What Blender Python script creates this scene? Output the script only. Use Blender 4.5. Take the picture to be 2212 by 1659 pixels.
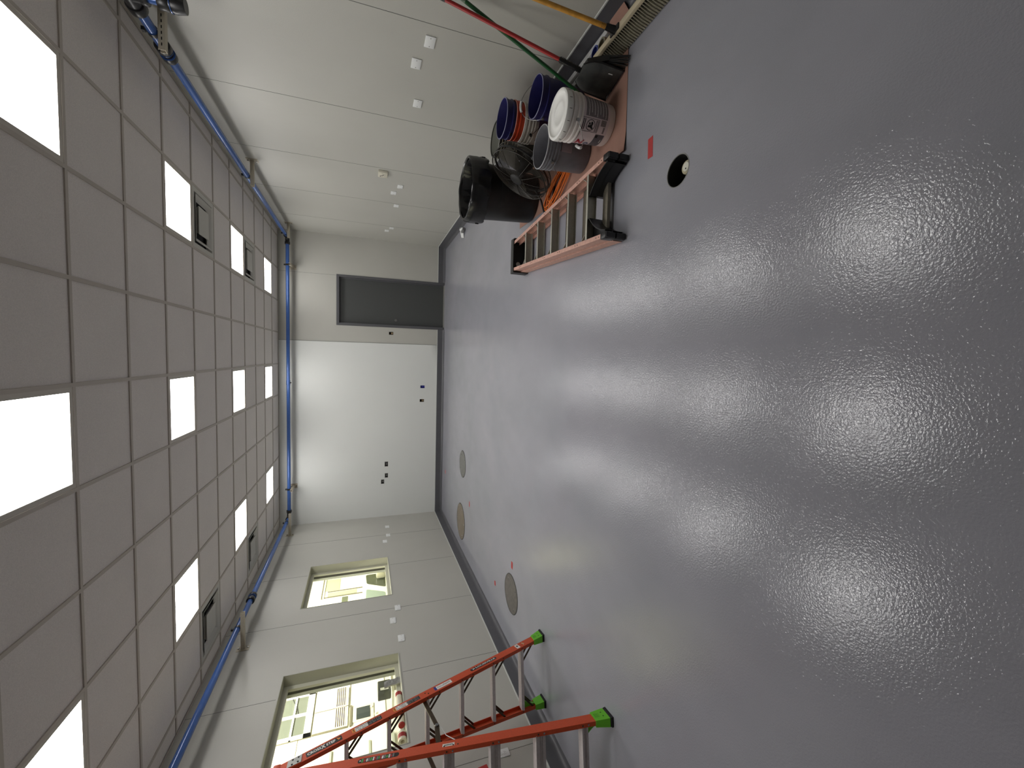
import bpy, bmesh, math, random
from mathutils import Vector, Matrix
random.seed(7)
PI = math.pi
S = bpy.context.scene
C = S.collection
for o in list(bpy.data.objects): bpy.data.objects.remove(o)

# ------------------------------------------------------------------ camera
EYE = Vector((0, 0, 1.64))
cam_d = bpy.data.cameras.new('camera'); cam = bpy.data.objects.new('camera', cam_d); C.objects.link(cam)
pitch, roll, yaw = 0.341242, 0.004594, 0.065015
cy, sy, cp, sp, cr, sr = math.cos(yaw), math.sin(yaw), math.cos(pitch), math.sin(pitch), math.cos(roll), math.sin(roll)
RZ = Matrix(((cy, sy, 0), (-sy, cy, 0), (0, 0, 1)))
BB = Matrix(((1, 0, 0), (0, 0, -1), (0, 1, 0)))
RX = Matrix(((1, 0, 0), (0, cp, -sp), (0, sp, cp)))
RR = Matrix(((cr, -sr, 0), (sr, cr, 0), (0, 0, 1)))
RM = RR @ RX @ BB @ RZ            # rows: right, down, forward (photo held upright)
mw = Matrix.Identity(4)
for i in range(3):                # the phone was held sideways: image +x is world down
    mw[i][0] = RM[1][i]; mw[i][1] = RM[0][i]; mw[i][2] = -RM[2][i]; mw[i][3] = EYE[i]
cam.matrix_world = mw
cam_d.sensor_fit = 'HORIZONTAL'; cam_d.sensor_width = 36; cam_d.lens = 897.9 / 2212 * 36
cam_d.clip_start = 0.02; cam_d.clip_end = 100
S.camera = cam

# ------------------------------------------------------------------ world, exposure
w = bpy.data.worlds.new('world'); S.world = w; w.use_nodes = True
w.node_tree.nodes['Background'].inputs[0].default_value = (0.5, 0.52, 0.55, 1)
w.node_tree.nodes['Background'].inputs[1].default_value = 0.15
S.view_settings.view_transform = 'Standard'; S.view_settings.look = 'None'
S.view_settings.gamma = 1; S.view_settings.use_curve_mapping = False
S.view_settings.exposure = 0.0
PANEL_POWER = 15.0        # radiance of the ceiling light diffusers
BAY_POWER = 900.0        # lamps of the garage beyond the windows
bl = bpy.data.lights.new('garage_lamp', 'AREA'); bl.shape = 'RECTANGLE'; bl.size = 0.6; bl.size_y = 13; bl.energy = BAY_POWER
bl.color = (1.0, 0.975, 0.86)
blo = bpy.data.objects.new('garage_lamp', bl); C.objects.link(blo); blo.location = (-4.1, 9.3, 4.0)
blo.rotation_euler = (0, math.radians(62), 0)

# ------------------------------------------------------------------ room numbers
XL, XR, YB, YN, ZC = -3.46, 2.365, 9.15, -1.6, 3.213
TS = 0.6096
GX = lambda i: 1.6109 - TS * i      # ceiling grid lines
GY = lambda j: 3.0902 + TS * j

# ------------------------------------------------------------------ materials
def srgb(c):
    return tuple(((v / 255) / 12.92 if v / 255 <= 0.04045 else (((v / 255) + 0.055) / 1.055) ** 2.4) for v in c) + (1,)
MATS = {}
def mat(name, col, rough=0.5, metal=0.0, noise=None, bump=None, spec=0.5, coat=0, trans=0, coords='Object', alpha=1, noise2=None):
    """noise=(scale, amount) mottles the colour, bump=(scale, distance) roughens the surface"""
    if name in MATS: return MATS[name]
    m = bpy.data.materials.new(name); m.use_nodes = True; nt = m.node_tree
    b = nt.nodes['Principled BSDF']
    c = srgb(col); b.inputs['Base Color'].default_value = c
    b.inputs['Roughness'].default_value = rough; b.inputs['Metallic'].default_value = metal
    b.inputs['Specular IOR Level'].default_value = spec
    if coat: b.inputs['Coat Weight'].default_value = coat; b.inputs['Coat Roughness'].default_value = 0.1
    if trans: b.inputs['Transmission Weight'].default_value = trans
    if alpha < 1: b.inputs['Alpha'].default_value = alpha
    tc = nt.nodes.new('ShaderNodeTexCoord')
    last = None
    for nz in (noise, noise2):
        if not nz: continue
        n = nt.nodes.new('ShaderNodeTexNoise'); n.inputs['Scale'].default_value = nz[0]; n.inputs['Detail'].default_value = 5
        nt.links.new(tc.outputs[coords], n.inputs['Vector'])
        mp = nt.nodes.new('ShaderNodeMapRange'); mp.inputs['From Min'].default_value = 0.3; mp.inputs['From Max'].default_value = 0.7
        mp.inputs['To Min'].default_value = 1 - nz[1]; mp.inputs['To Max'].default_value = 1 + nz[1]
        nt.links.new(n.outputs['Fac'], mp.inputs['Value'])
        mx = nt.nodes.new('ShaderNodeMix'); mx.data_type = 'RGBA'; mx.blend_type = 'MULTIPLY'; mx.inputs[0].default_value = 1
        if last is None: mx.inputs[6].default_value = c
        else: nt.links.new(last, mx.inputs[6])
        nt.links.new(mp.outputs['Result'], mx.inputs[7]); last = mx.outputs[2]
    if last is not None: nt.links.new(last, b.inputs['Base Color'])
    if bump:
        n = nt.nodes.new('ShaderNodeTexNoise'); n.inputs['Scale'].default_value = bump[0]; n.inputs['Detail'].default_value = 2
        nt.links.new(tc.outputs[coords], n.inputs['Vector'])
        bn = nt.nodes.new('ShaderNodeBump'); bn.inputs['Distance'].default_value = bump[1]; bn.inputs['Strength'].default_value = 1
        nt.links.new(n.outputs['Fac'], bn.inputs['Height']); nt.links.new(bn.outputs['Normal'], b.inputs['Normal'])
    MATS[name] = m; return m
def emit(name, col, st):
    m = bpy.data.materials.new(name); m.use_nodes = True; nt = m.node_tree; nt.nodes.clear()
    e = nt.nodes.new('ShaderNodeEmission'); e.inputs[0].default_value = srgb(col); e.inputs[1].default_value = st
    o = nt.nodes.new('ShaderNodeOutputMaterial'); nt.links.new(e.outputs[0], o.inputs[0]); return m
def glass_mat():
    m = bpy.data.materials.new('window_glass'); m.use_nodes = True; nt = m.node_tree; nt.nodes.clear()
    g = nt.nodes.new('ShaderNodeBsdfGlossy'); g.inputs['Roughness'].default_value = 0.02
    t = nt.nodes.new('ShaderNodeBsdfTransparent'); t.inputs[0].default_value = (1.0, 0.995, 0.985, 1)
    f = nt.nodes.new('ShaderNodeValue'); f.outputs[0].default_value = 0.05
    x = nt.nodes.new('ShaderNodeMixShader'); o = nt.nodes.new('ShaderNodeOutputMaterial')
    nt.links.new(f.outputs[0], x.inputs[0]); nt.links.new(t.outputs[0], x.inputs[1]); nt.links.new(g.outputs[0], x.inputs[2])
    nt.links.new(x.outputs[0], o.inputs[0]); return m

M_wall = mat('wall_panel_grey', (180, 179, 171), 0.42, noise=(1.3, 0.03), bump=(140, 0.0006))
M_seam = mat('panel_seam', (96, 96, 92), 0.6)
M_white_wall = mat('white_board_wall', (216, 218, 214), 0.5, noise=(0.9, 0.02), bump=(60, 0.0002))
M_jamb = mat('window_jamb_cream', (176, 176, 158), 0.5)
M_base = mat('base_epoxy_dark', (84, 84, 88), 0.35, noise=(9, 0.05), bump=(150, 0.0006))
M_basewhite = mat('base_top_caulk', (196, 198, 194), 0.5)
M_door = mat('door_charcoal', (68, 70, 69), 0.5, noise=(60, 0.03))
M_frame = mat('door_frame_grey', (84, 84, 87), 0.45)
M_tile = mat('ceiling_tile', (224, 218, 213), 0.9, noise=(260, 0.10), noise2=(3, 0.02), bump=(300, 0.0008))
M_tbar = mat('ceiling_grid_metal', (186, 178, 168), 0.55)
M_alu = mat('brushed_aluminium', (176, 176, 172), 0.38, 0.85, noise=(40, 0.06))
M_alu_dull = mat('dull_aluminium', (205, 197, 196), 0.5, 0.15, noise=(60, 0.08))
M_beige = mat('galvanised_strut', (178, 170, 152), 0.5, 0.25, noise=(60, 0.04))
M_black = mat('black_plastic', (24, 24, 25), 0.35, noise=(30, 0.2))
M_blackm = mat('black_matte', (16, 16, 17), 0.6)
M_blue = mat('blue_pipe_paint', (60, 94, 156), 0.2, 0.1, noise=(14, 0.06))
M_plate = mat('white_plate_plastic', (226, 228, 226), 0.35)
M_plate_dim = mat('cream_plate_plastic', (208, 204, 186), 0.4)
M_hole = mat('dark_cavity', (20, 18, 16), 0.9)
M_orange = mat('orange_fibreglass', (198, 76, 38), 0.42, noise=(120, 0.08), bump=(300, 0.0003))
M_green = mat('green_boot_plastic', (106, 190, 44), 0.4)
M_pink = mat('faded_pink_fibreglass', (202, 158, 142), 0.55, noise=(35, 0.12), noise2=(180, 0.06))
M_paper = mat('rosin_paper', (156, 119, 104), 0.85, noise=(14, 0.06), bump=(12, 0.004))
M_bronze = mat('bronze_steel', (84, 72, 58), 0.4, 0.7)
M_chrome = mat('steel_wire', (160, 160, 158), 0.25, 0.9)
M_tape = mat('red_tape', (176, 52, 50), 0.6, noise=(40, 0.05))
M_glass = glass_mat()
M_diff = emit('diffuser_glow', (255, 253, 251), PANEL_POWER)

def floor_material():
    m = bpy.data.materials.new('floor_epoxy_grey'); m.use_nodes = True; nt = m.node_tree; b = nt.nodes['Principled BSDF']
    tc = nt.nodes.new('ShaderNodeTexCoord')
    def noise(scale, det, dist=0.0, stretch=None):
        n = nt.nodes.new('ShaderNodeTexNoise'); n.inputs['Scale'].default_value = scale; n.inputs['Detail'].default_value = det
        n.inputs['Distortion'].default_value = dist
        if stretch:
            mp = nt.nodes.new('ShaderNodeMapping'); mp.inputs['Scale'].default_value = stretch
            nt.links.new(tc.outputs['Object'], mp.inputs[0]); nt.links.new(mp.outputs[0], n.inputs['Vector'])
        else: nt.links.new(tc.outputs['Object'], n.inputs['Vector'])
        return n
    def rng(src, a, bb, lo=0.3, hi=0.7):
        r = nt.nodes.new('ShaderNodeMapRange'); r.inputs[1].default_value = lo; r.inputs[2].default_value = hi
        r.inputs[3].default_value = a; r.inputs[4].default_value = bb; nt.links.new(src, r.inputs[0]); return r.outputs[0]
    n1 = noise(0.7, 6, 0.6); n2 = noise(3, 5, 0.2, (1.6, 0.9, 1)); n3 = noise(420, 2)
    cr_ = nt.nodes.new('ShaderNodeValToRGB')
    cr_.color_ramp.elements[0].position = 0.32; cr_.color_ramp.elements[0].color = srgb((149, 150, 157))
    cr_.color_ramp.elements[1].position = 0.7; cr_.color_ramp.elements[1].color = srgb((159, 158, 166))
    nt.links.new(n1.outputs['Fac'], cr_.inputs[0])
    mul = cr_.outputs[0]
    for s_ in (rng(n2.outputs['Fac'], 0.975, 1.03), rng(n3.outputs['Fac'], 0.95, 1.05)):
        mx = nt.nodes.new('ShaderNodeMix'); mx.data_type = 'RGBA'; mx.blend_type = 'MULTIPLY'; mx.inputs[0].default_value = 1
        nt.links.new(mul, mx.inputs[6]); nt.links.new(s_, mx.inputs[7]); mul = mx.outputs[2]
    nt.links.new(mul, b.inputs['Base Color'])
    nt.links.new(rng(n2.outputs['Fac'], 0.09, 0.14), b.inputs['Roughness'])
    b.inputs['Specular IOR Level'].default_value = 0.5
    nb = noise(115, 2, 0.2)
    bn = nt.nodes.new('ShaderNodeBump'); bn.inputs['Strength'].default_value = 1; bn.inputs['Distance'].default_value = 0.00105
    nt.links.new(nb.outputs['Fac'], bn.inputs['Height']); nt.links.new(bn.outputs['Normal'], b.inputs['Normal'])
    return m
M_floor = floor_material()

# ------------------------------------------------------------------ mesh helpers
class MB:
    def __init__(s): s.v = []; s.f = []; s.mi = []; s.sm = []
    def add(s, vs, fs, mi=0, sm=False, M=None):
        k = len(s.v)
        s.v += [tuple(M @ Vector(p)) if M is not None else tuple(p) for p in vs]
        for f in fs: s.f.append([i + k for i in f]); s.mi.append(mi); s.sm.append(sm)
        return s
    def box(s, x0, x1, y0, y1, z0, z1, mi=0, M=None, bev=0.0):
        if x0 > x1: x0, x1 = x1, x0
        if y0 > y1: y0, y1 = y1, y0
        if z0 > z1: z0, z1 = z1, z0
        if bev > 0:
            bm = bmesh.new(); bmesh.ops.create_cube(bm, size=1)
            for v in bm.verts: v.co = Vector(((x0 + x1) / 2 + v.co.x * (x1 - x0), (y0 + y1) / 2 + v.co.y * (y1 - y0), (z0 + z1) / 2 + v.co.z * (z1 - z0)))
            bmesh.ops.bevel(bm, geom=list(bm.edges), offset=bev, segments=2, affect='EDGES', profile=0.5)
            bm.verts.ensure_lookup_table()
            s.add([v.co.copy() for v in bm.verts], [[v.index for v in f.verts] for f in bm.faces], mi, False, M); bm.free(); return s
        vs = [(x0, y0, z0), (x1, y0, z0), (x1, y1, z0), (x0, y1, z0), (x0, y0, z1), (x1, y0, z1), (x1, y1, z1), (x0, y1, z1)]
        return s.add(vs, [(3, 2, 1, 0), (4, 5, 6, 7), (0, 1, 5, 4), (1, 2, 6, 5), (2, 3, 7, 6), (3, 0, 4, 7)], mi, False, M)
    def prism(s, prof, p0, p1, xref, mi=0, sm=False, caps=True, closed=True):
        """sweep 2D profile (a,b): a along xref, b along p0->p1 x xref"""
        p0, p1 = Vector(p0), Vector(p1); z = (p1 - p0).normalized(); x = Vector(xref); x = (x - z * x.dot(z)).normalized(); y = z.cross(x)
        n = len(prof)
        vs = [p0 + x * a + y * b for a, b in prof] + [p1 + x * a + y * b for a, b in prof]
        fs = [(i, (i + 1) % n, n + (i + 1) % n, n + i) for i in range(n if closed else n - 1)]
        s.add(vs, fs, mi, sm)
        if caps: s.add(vs, [list(range(n))[::-1], list(range(n, 2 * n))], mi)
        return s
    def tube(s, pts, r, n=10, mi=0, closed=False, M=None, caps=True, sm=True):
        pts = [Vector(p) for p in pts]; m = len(pts); rs = r if isinstance(r, (list, tuple)) else [r] * m
        vs = []; u = None
        for i, p in enumerate(pts):
            if closed: t = pts[(i + 1) % m] - pts[i - 1]
            else: t = pts[min(i + 1, m - 1)] - pts[max(i - 1, 0)]
            t.normalize()
            if u is None:
                u = Vector((0, 0, 1)) if abs(t.z) < 0.9 else Vector((1, 0, 0))
            u = (u - t * u.dot(t)).normalized(); w_ = t.cross(u)
            for k in range(n):
                a = 2 * PI * k / n; vs.append(p + (u * math.cos(a) + w_ * math.sin(a)) * rs[i])
        fs = []
        for i in range(m if closed else m - 1):
            j = (i + 1) % m
            for k in range(n): fs.append((i * n + k, i * n + (k + 1) % n, j * n + (k + 1) % n, j * n + k))
        if caps and not closed: s.add(vs, fs + [list(range(n))[::-1], list(range((m - 1) * n, m * n))], mi, sm, M)
        else: s.add(vs, fs, mi, sm, M)
        return s
    def lathe(s, prof, n=48, mi=0, M=None, sm=True, a0=0, a1=2 * PI):
        full = abs(a1 - a0 - 2 * PI) < 1e-6; cols = n if full else n + 1; m = len(prof)
        vs = [(r * math.cos(a0 + (a1 - a0) * k / n), r * math.sin(a0 + (a1 - a0) * k / n), z) for k in range(cols) for r, z in prof]
        fs = []
        for k in range(n):
            k2 = (k + 1) % cols
            for i in range(m - 1):
                q = [k * m + i, k2 * m + i, k2 * m + i + 1, k * m + i + 1]
                fs.append(q)
        return s.add(vs, fs, mi, sm, M)
    def disc(s, c, r, n=24, mi=0, axis='z', M=None):
        vs = []
        for k in range(n):
            a = 2 * PI * k / n; p = (r * math.cos(a), r * math.sin(a))
            vs.append({'z': (c[0] + p[0], c[1] + p[1], c[2]), 'x': (c[0], c[1] + p[0], c[2] + p[1]), 'y': (c[0] + p[0], c[1], c[2] + p[1])}[axis])
        return s.add(vs, [list(range(n))], mi, False, M)
    def cyl(s, p0, p1, r, n=16, mi=0, M=None, r1=None):
        return s.tube([p0, p1], [r, r if r1 is None else r1], n, mi, M=M, sm=True)
    def build(s, name, mats, parent=None, loc=None):
        me = bpy.data.meshes.new(name); me.from_pydata(s.v, [], s.f); me.update()
        for m in (mats if isinstance(mats, (list, tuple)) else [mats]): me.materials.append(m)
        me.polygons.foreach_set('material_index', s.mi); me.polygons.foreach_set('use_smooth', s.sm)
        bm = bmesh.new(); bm.from_mesh(me)
        bmesh.ops.remove_doubles(bm, verts=bm.verts, dist=1e-6)
        bmesh.ops.recalc_face_normals(bm, faces=bm.faces) if len(bm.faces) else None
        bm.to_mesh(me); bm.free()
        try: me.set_sharp_from_angle(angle=math.radians(40))
        except Exception: pass
        o = bpy.data.objects.new(name, me); C.objects.link(o)
        if parent is not None: o.parent = parent
        if loc: o.location = loc
        return o

def thing(name, label, cat, loc=(0, 0, 0), rot=(0, 0, 0), group=None, kind=None):
    o = bpy.data.objects.new(name, None); C.objects.link(o); o.location = loc; o.rotation_euler = rot; o.empty_display_size = 0.1
    return tag(o, label, cat, group, kind)
def tag(o, label=None, cat=None, group=None, kind=None):
    if label: o['label'] = label
    if cat: o['category'] = cat
    if group: o['group'] = group
    if kind: o['kind'] = kind
    return o
def struct(o): o['kind'] = 'structure'; return o
def dup(root, loc, rot=None, label=None, group=None):
    r = root.copy(); C.objects.link(r); r.location = loc
    if rot is not None: r.rotation_euler = rot
    if label: r['label'] = label
    if group: r['group'] = group
    for ch in list(root.children):
        c = ch.copy(); C.objects.link(c); c.parent = r
        for g in list(ch.children):
            d = g.copy(); C.objects.link(d); d.parent = c
    return r
def grid_faces(mb, axis, val, u0, u1, v0, v1, holes, mi=0):
    """flat wall with rectangular holes. axis 0: (u,v)=(y,z); axis 1: (x,z); axis 2: (x,y)"""
    us = sorted({u0, u1} | {h[0] for h in holes} | {h[1] for h in holes}); vs_ = sorted({v0, v1} | {h[2] for h in holes} | {h[3] for h in holes})
    for a, b in zip(us[:-1], us[1:]):
        for c, d in zip(vs_[:-1], vs_[1:]):
            um, vm = (a + b) / 2, (c + d) / 2
            if um < u0 or um > u1 or vm < v0 or vm > v1: continue
            if any(h[0] < um < h[1] and h[2] < vm < h[3] for h in holes): continue
            q = [(a, c), (b, c), (b, d), (a, d)]
            P = {0: lambda u, v: (val, u, v), 1: lambda u, v: (u, val, v), 2: lambda u, v: (u, v, val)}[axis]
            mb.add([P(u, v) for u, v in q], [(0, 1, 2, 3)], mi)
_bf = None
def text_mb(body, size, mb, M, mi=0, bold=0.0, maxw=None):
    """flat lettering as mesh faces, placed with matrix M (x along the line, y up the letters)"""
    cu = bpy.data.curves.new('t', 'FONT'); cu.body = body; cu.size = size; cu.align_x = 'CENTER'; cu.align_y = 'CENTER'
    cu.resolution_u = 2; cu.offset = bold; cu.space_character = 1.0
    o = bpy.data.objects.new('t', cu); C.objects.link(o)
    dg = bpy.context.evaluated_depsgraph_get(); dg.update()
    me = bpy.data.meshes.new_from_object(o.evaluated_get(dg))
    xs = [v.co.x for v in me.vertices]; k = 1
    if maxw and xs: k = maxw / (max(xs) - min(xs))
    vs = [Vector((v.co.x * k, v.co.y, v.co.z)) for v in me.vertices]
    fs = [list(p.vertices) for p in me.polygons]
    if callable(M):
        bm = bmesh.new(); bv_ = [bm.verts.new(v) for v in vs]
        for f in fs:
            try: bm.faces.new([bv_[i] for i in f])
            except ValueError: pass
        bmesh.ops.triangulate(bm, faces=bm.faces)
        for _ in range(4):
            le = [e for e in bm.edges if e.calc_length() > 0.008]
            if le: bmesh.ops.subdivide_edges(bm, edges=le, cuts=1); bmesh.ops.triangulate(bm, faces=bm.faces)
        bm.verts.index_update(); vs = [M(v.co) for v in bm.verts]; fs = [[v.index for v in f.verts] for f in bm.faces]; bm.free(); mb.add(vs, fs, mi)
    else: mb.add(vs, fs, mi, False, M)
    bpy.data.objects.remove(o); bpy.data.curves.remove(cu); bpy.data.meshes.remove(me)
def basis(org, x, y):
    x = Vector(x).normalized(); y = Vector(y); y = (y - x * y.dot(x)).normalized(); z = x.cross(y); m = Matrix.Identity(4)
    for i in range(3): m[i][0] = x[i]; m[i][1] = y[i]; m[i][2] = z[i]; m[i][3] = org[i]
    return m

# ------------------------------------------------------------------ floor
FH = (1.067, 1.948, 0.088)          # open floor box
mb = MB(); q = 0.13
grid_faces(mb, 2, 0, XL - 0.02, XR + 0.02, YN, YB + 0.1, [(FH[0] - q, FH[0] + q, FH[1] - q, FH[1] + q)])
N = 48; vs = []; 
for k in range(N):
    a = 2 * PI * k / N; c, s_ = math.cos(a), math.sin(a); t = q / max(abs(c), abs(s_))
    vs.append((FH[0] + c * FH[2], FH[1] + s_ * FH[2], 0)); vs.append((FH[0] + c * t, FH[1] + s_ * t, 0))
mb.add(vs, [(2 * k, 2 * k + 1, (2 * k + 3) % (2 * N), (2 * k + 2) % (2 * N)) for k in range(N)])
struct(mb.build('floor', M_floor))

# open round floor box: black cup with a pale conduit stub
t = thing('floor_box', 'open round black floor box with a white pipe stub inside, near the red tape', 'floor box', (FH[0], FH[1], 0))
mb = MB(); mb.lathe([(0.0, -0.16), (0.080, -0.16), (0.083, -0.012), (0.083, -0.004)], 40, 0); mb.build('cup', M_blackm, t)
mb = MB(); mb.lathe([(0.0835, -0.03), (0.0835, 0.001), (0.0855, 0.0018), (0.0882, 0.001), (0.0882, -0.01)], 48, 0); mb.build('rim', mat('rim_worn_grey', (128, 128, 124), 0.5), t)
mb = MB(); mb.lathe([(0.034, -0.16), (0.037, -0.024), (0.034, -0.020), (0.0, -0.020)], 32, 0, Matrix.Translation((0.008, -0.042, 0)))
st = mb.build('pipe_stub', mat('tan_pvc', (176, 168, 140), 0.5), t); st['label'] = 'tan pipe stub'
mb = MB(); mb.lathe([(0.0, -0.012), (0.022, -0.012), (0.025, -0.015), (0.025, -0.021)], 28, 0, Matrix.Translation((0.008, -0.046, 0)))
mb.cyl((-0.004, -0.048, -0.012), (-0.004, -0.048, -0.0105), 0.004, 10, 1)
mb.build('cap', [mat('white_pvc', (214, 214, 200), 0.4), M_hole], t)

# flush round floor covers
def cover(cx, cy_, r, label, m, tread=False, bolts=4):
    t = thing('floor_cover', label, 'floor cover', (cx, cy_, 0), group='round floor covers beside the window wall')
    mb = MB(); mb.lathe([(r, 0.0005), (r, 0.004), (r - 0.004, 0.0045), (0, 0.0045)], 56, 0); mb.build('plate', m, t)
    mb = MB(); mb.lathe([(r, 0.001), (r, 0.0052), (r + 0.008, 0.0052), (r + 0.012, 0.0005)], 56, 0); mb.build('ring', mat('cover_ring_dark', (58, 58, 54), 0.5), t)
    for k in range(bolts):
        a = 0.6 + 2 * PI * k / bolts; R = r * 0.82
        mb = MB(); mb.lathe([(0.0, 0.0085), (0.008, 0.008), (0.010, 0.0045)], 12, 0); b_ = mb.build('bolt', M_chrome, t); b_.location = (R * math.cos(a), R * math.sin(a), 0)
    if tread:
        mb = MB()
        for i in range(-12, 13):
            for j in range(-12, 13):
                x, y = i * 0.024, j * 0.024
                if x * x + y * y > (r * 0.9) ** 2: continue
                a = PI / 4 if (i + j) % 2 else -PI / 4
                Mx = Matrix.Translation((x, y, 0.0045)) @ Matrix.Rotation(a, 4, 'Z')
                mb.add([(-0.009, 0, 0), (0, -0.003, 0), (0.009, 0, 0), (0, 0.003, 0), (0, 0, 0.0015)], [(0, 1, 4), (1, 2, 4), (2, 3, 4), (3, 0, 4)], 0, False, Mx)
        mb.build('tread_pattern', m, t)
    return t
cover(-1.877, 7.09, 0.225, 'smooth dark grey round floor cover, farthest from the window wall', mat('cover_grey', (112, 112, 108), 0.6, noise=(14, 0.14)))
cover(-2.93, 7.15, 0.305, 'large brownish tread-plate round floor cover near the far left corner', mat('cover_brown', (124, 114, 100), 0.5, 0.2, noise=(10, 0.14)), True, 6)
cover(-2.765, 4.445, 0.215, 'weathered grey round floor cover in front of the near window', mat('cover_concrete', (102, 98, 92), 0.7, noise=(22, 0.2)), False, 4)

# tape marks
def tape(x, y, l, w_, rot, label):
    mb = MB(); n = 6
    for k in range(n):
        pass
    zz = 0.0012
    mb.add([(-l / 2, -w_ / 2, zz), (l / 2, -w_ / 2 + 0.001, zz), (l / 2 - 0.003, w_ / 2, zz), (-l / 2 + 0.002, w_ / 2, zz), (-l / 2, -w_ / 2, 0), (l / 2, -w_ / 2 + 0.001, 0), (l / 2 - 0.003, w_ / 2, 0), (-l / 2 + 0.002, w_ / 2, 0)],
           [(0, 1, 2, 3), (0, 1, 5, 4), (1, 2, 6, 5), (2, 3, 7, 6), (3, 0, 4, 7)])
    o = mb.build('tape_mark', M_tape); o.location = (x, y, 0.0003); o.rotation_euler = (0, 0, rot)
    tag(o, label, 'tape', 'red tape marks'); return o
tape(1.307, 2.2, 0.125, 0.046, 0.04, 'big red tape strip on the floor beside the open floor box')
tape(-2.454, 8.71, 0.08, 0.05, 0.0, 'tiny dark red tape mark on the floor by the far white wall')
tape(-2.414, 6.546, 0.09, 0.04, 0.0, 'red tape mark on the floor beside the brown tread-plate cover')
tape(-2.418, 4.441, 0.085, 0.05, 0.06, 'red tape mark on the room side of the weathered grey floor cover')
tape(-2.97, 5.07, 0.06, 0.05, 0.3, 'red tape mark on the floor between the weathered cover and the far window')
mb = MB(); mb.box(0, 0.0015, -0.02, 0.02, -0.06, 0.06); o = mb.build('tape_mark', M_tape); o.location = (XL + 0.0008, 3.165, 0.70); o.rotation_euler = (0.12, 0, 0)
tag(o, 'red tape strip stuck upright on the wall above the power outlet', 'tape', 'red tape marks')

# ------------------------------------------------------------------ walls
def wall_boxes(mb, axis, val, sgn, rects, depth=0.05, mi=2):
    """recessed pockets behind wall cut-outs"""
    for (u0, u1, v0, v1) in rects:
        P = {0: lambda u, v, d: (val + sgn * d, u, v), 1: lambda u, v, d: (u, val + sgn * d, v)}[axis]
        vs = [P(u0, v0, 0), P(u1, v0, 0), P(u1, v1, 0), P(u0, v1, 0), P(u0, v0, depth), P(u1, v0, depth), P(u1, v1, depth), P(u0, v1, depth)]
        mb.add(vs, [(0, 1, 5, 4), (1, 2, 6, 5), (2, 3, 7, 6), (3, 0, 4, 7), (4, 5, 6, 7)], mi)
WIN1 = (6.045, 7.225, 1.247, 2.442)     # y0,y1,z0,z1 far window
WIN2 = (3.597, 4.785, 1.250, 2.440)     # near window
XG = -3.70                              # garage face of the window wall
# left wall
mb = MB()
grid_faces(mb, 0, XL, YN, YB, 0, ZC + 0.15, [WIN1, WIN2])
grid_faces(mb, 0, XG, YN, 17, 0, 4.6, [WIN1, WIN2], 2)
for w_ in (WIN1, WIN2):
    a, b, c, d = w_
    mb.add([(XL, a, c), (XL, b, c), (XL, b, d), (XL, a, d), (XG, a, c), (XG, b, c), (XG, b, d), (XG, a, d)], [(0, 1, 5, 4), (1, 2, 6, 5), (2, 3, 7, 6), (3, 0, 4, 7)], 2)
def vseam(mb, axis, val, u, z0, z1, s_, mi=1, w_=0.0035):
    t = 0.0012 * s_
    if axis == 0: mb.box(val, val + t, u - w_ / 2, u + w_ / 2, z0, z1, mi)
    else: mb.box(u - w_ / 2, u + w_ / 2, val, val + t, z0, z1, mi)
for y in (8.165, 6.945, 5.70, 4.475, 3.25, 2.03, 0.81, -0.41):
    segs = [(0.15, ZC)]
    for a, b, c, d in (WIN1, WIN2):
        if a < y < b: segs = [(0.15, c - 0.02), (d + 0.02, ZC)]
    for s0, s1 in segs: vseam(mb, 0, XL, y, s0, s1, 1)
struct(mb.build('wall_left', [M_wall, M_seam, M_jamb]))
# right wall
mb = MB(); grid_faces(mb, 0, XR, YN, YB, 0, ZC + 0.15, [])
for y in (8.13, 6.90, 5.69, 4.47, 3.15, 1.95, 0.73, -0.49): vseam(mb, 0, XR, y, 0.15, ZC, -1)
struct(mb.build('wall_right', [M_wall, M_seam]))
# back wall: grey panels by the door, white board on the left half
DX0, DX1, DZ = 0.582, 1.597, 2.178
XW = 0.243
bx = [(0.432, 0.492, 1.070, 1.158)]
mb = MB(); grid_faces(mb, 1, YB, XW - 0.02, XR, 0, ZC + 0.15, [(DX0, DX1, 0, DZ)] + bx); wall_boxes(mb, 1, YB, 1, bx)
vseam(mb, 1, YB, 1.575, DZ + 0.01, ZC, -1)
mb.box(XW - 0.012, XW + 0.012, YB - 0.004, YB, 0.14, ZC, 3)
struct(mb.build('wall_back', [M_wall, M_seam, M_hole, mat('joint_caulk', (150, 152, 146), 0.6)]))
wb = [(-0.695, -0.635, 0.405, 0.495), (-0.994, -0.934, 0.415, 0.505), (-2.373, -2.27, 1.155, 1.225), (-2.615, -2.522, 1.155, 1.220), (-2.745, -2.652, 1.232, 1.296)]
mb = MB(); YW = YB - 0.012
grid_faces(mb, 1, YW, XL, XW, 0.10, ZC + 0.15, wb); wall_boxes(mb, 1, YW, 1, wb, 0.045)
mb.add([(XW, YW, 0.1), (XW, YB, 0.1), (XW, YB, ZC), (XW, YW, ZC)], [(0, 1, 2, 3)])
struct(mb.build('wall_back_board', [M_white_wall, M_seam, M_hole]))
mb = MB(); grid_faces(mb, 1, YN, XL, XR, 0, ZC + 0.15, []); struct(mb.build('wall_near', [M_wall]))

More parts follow.
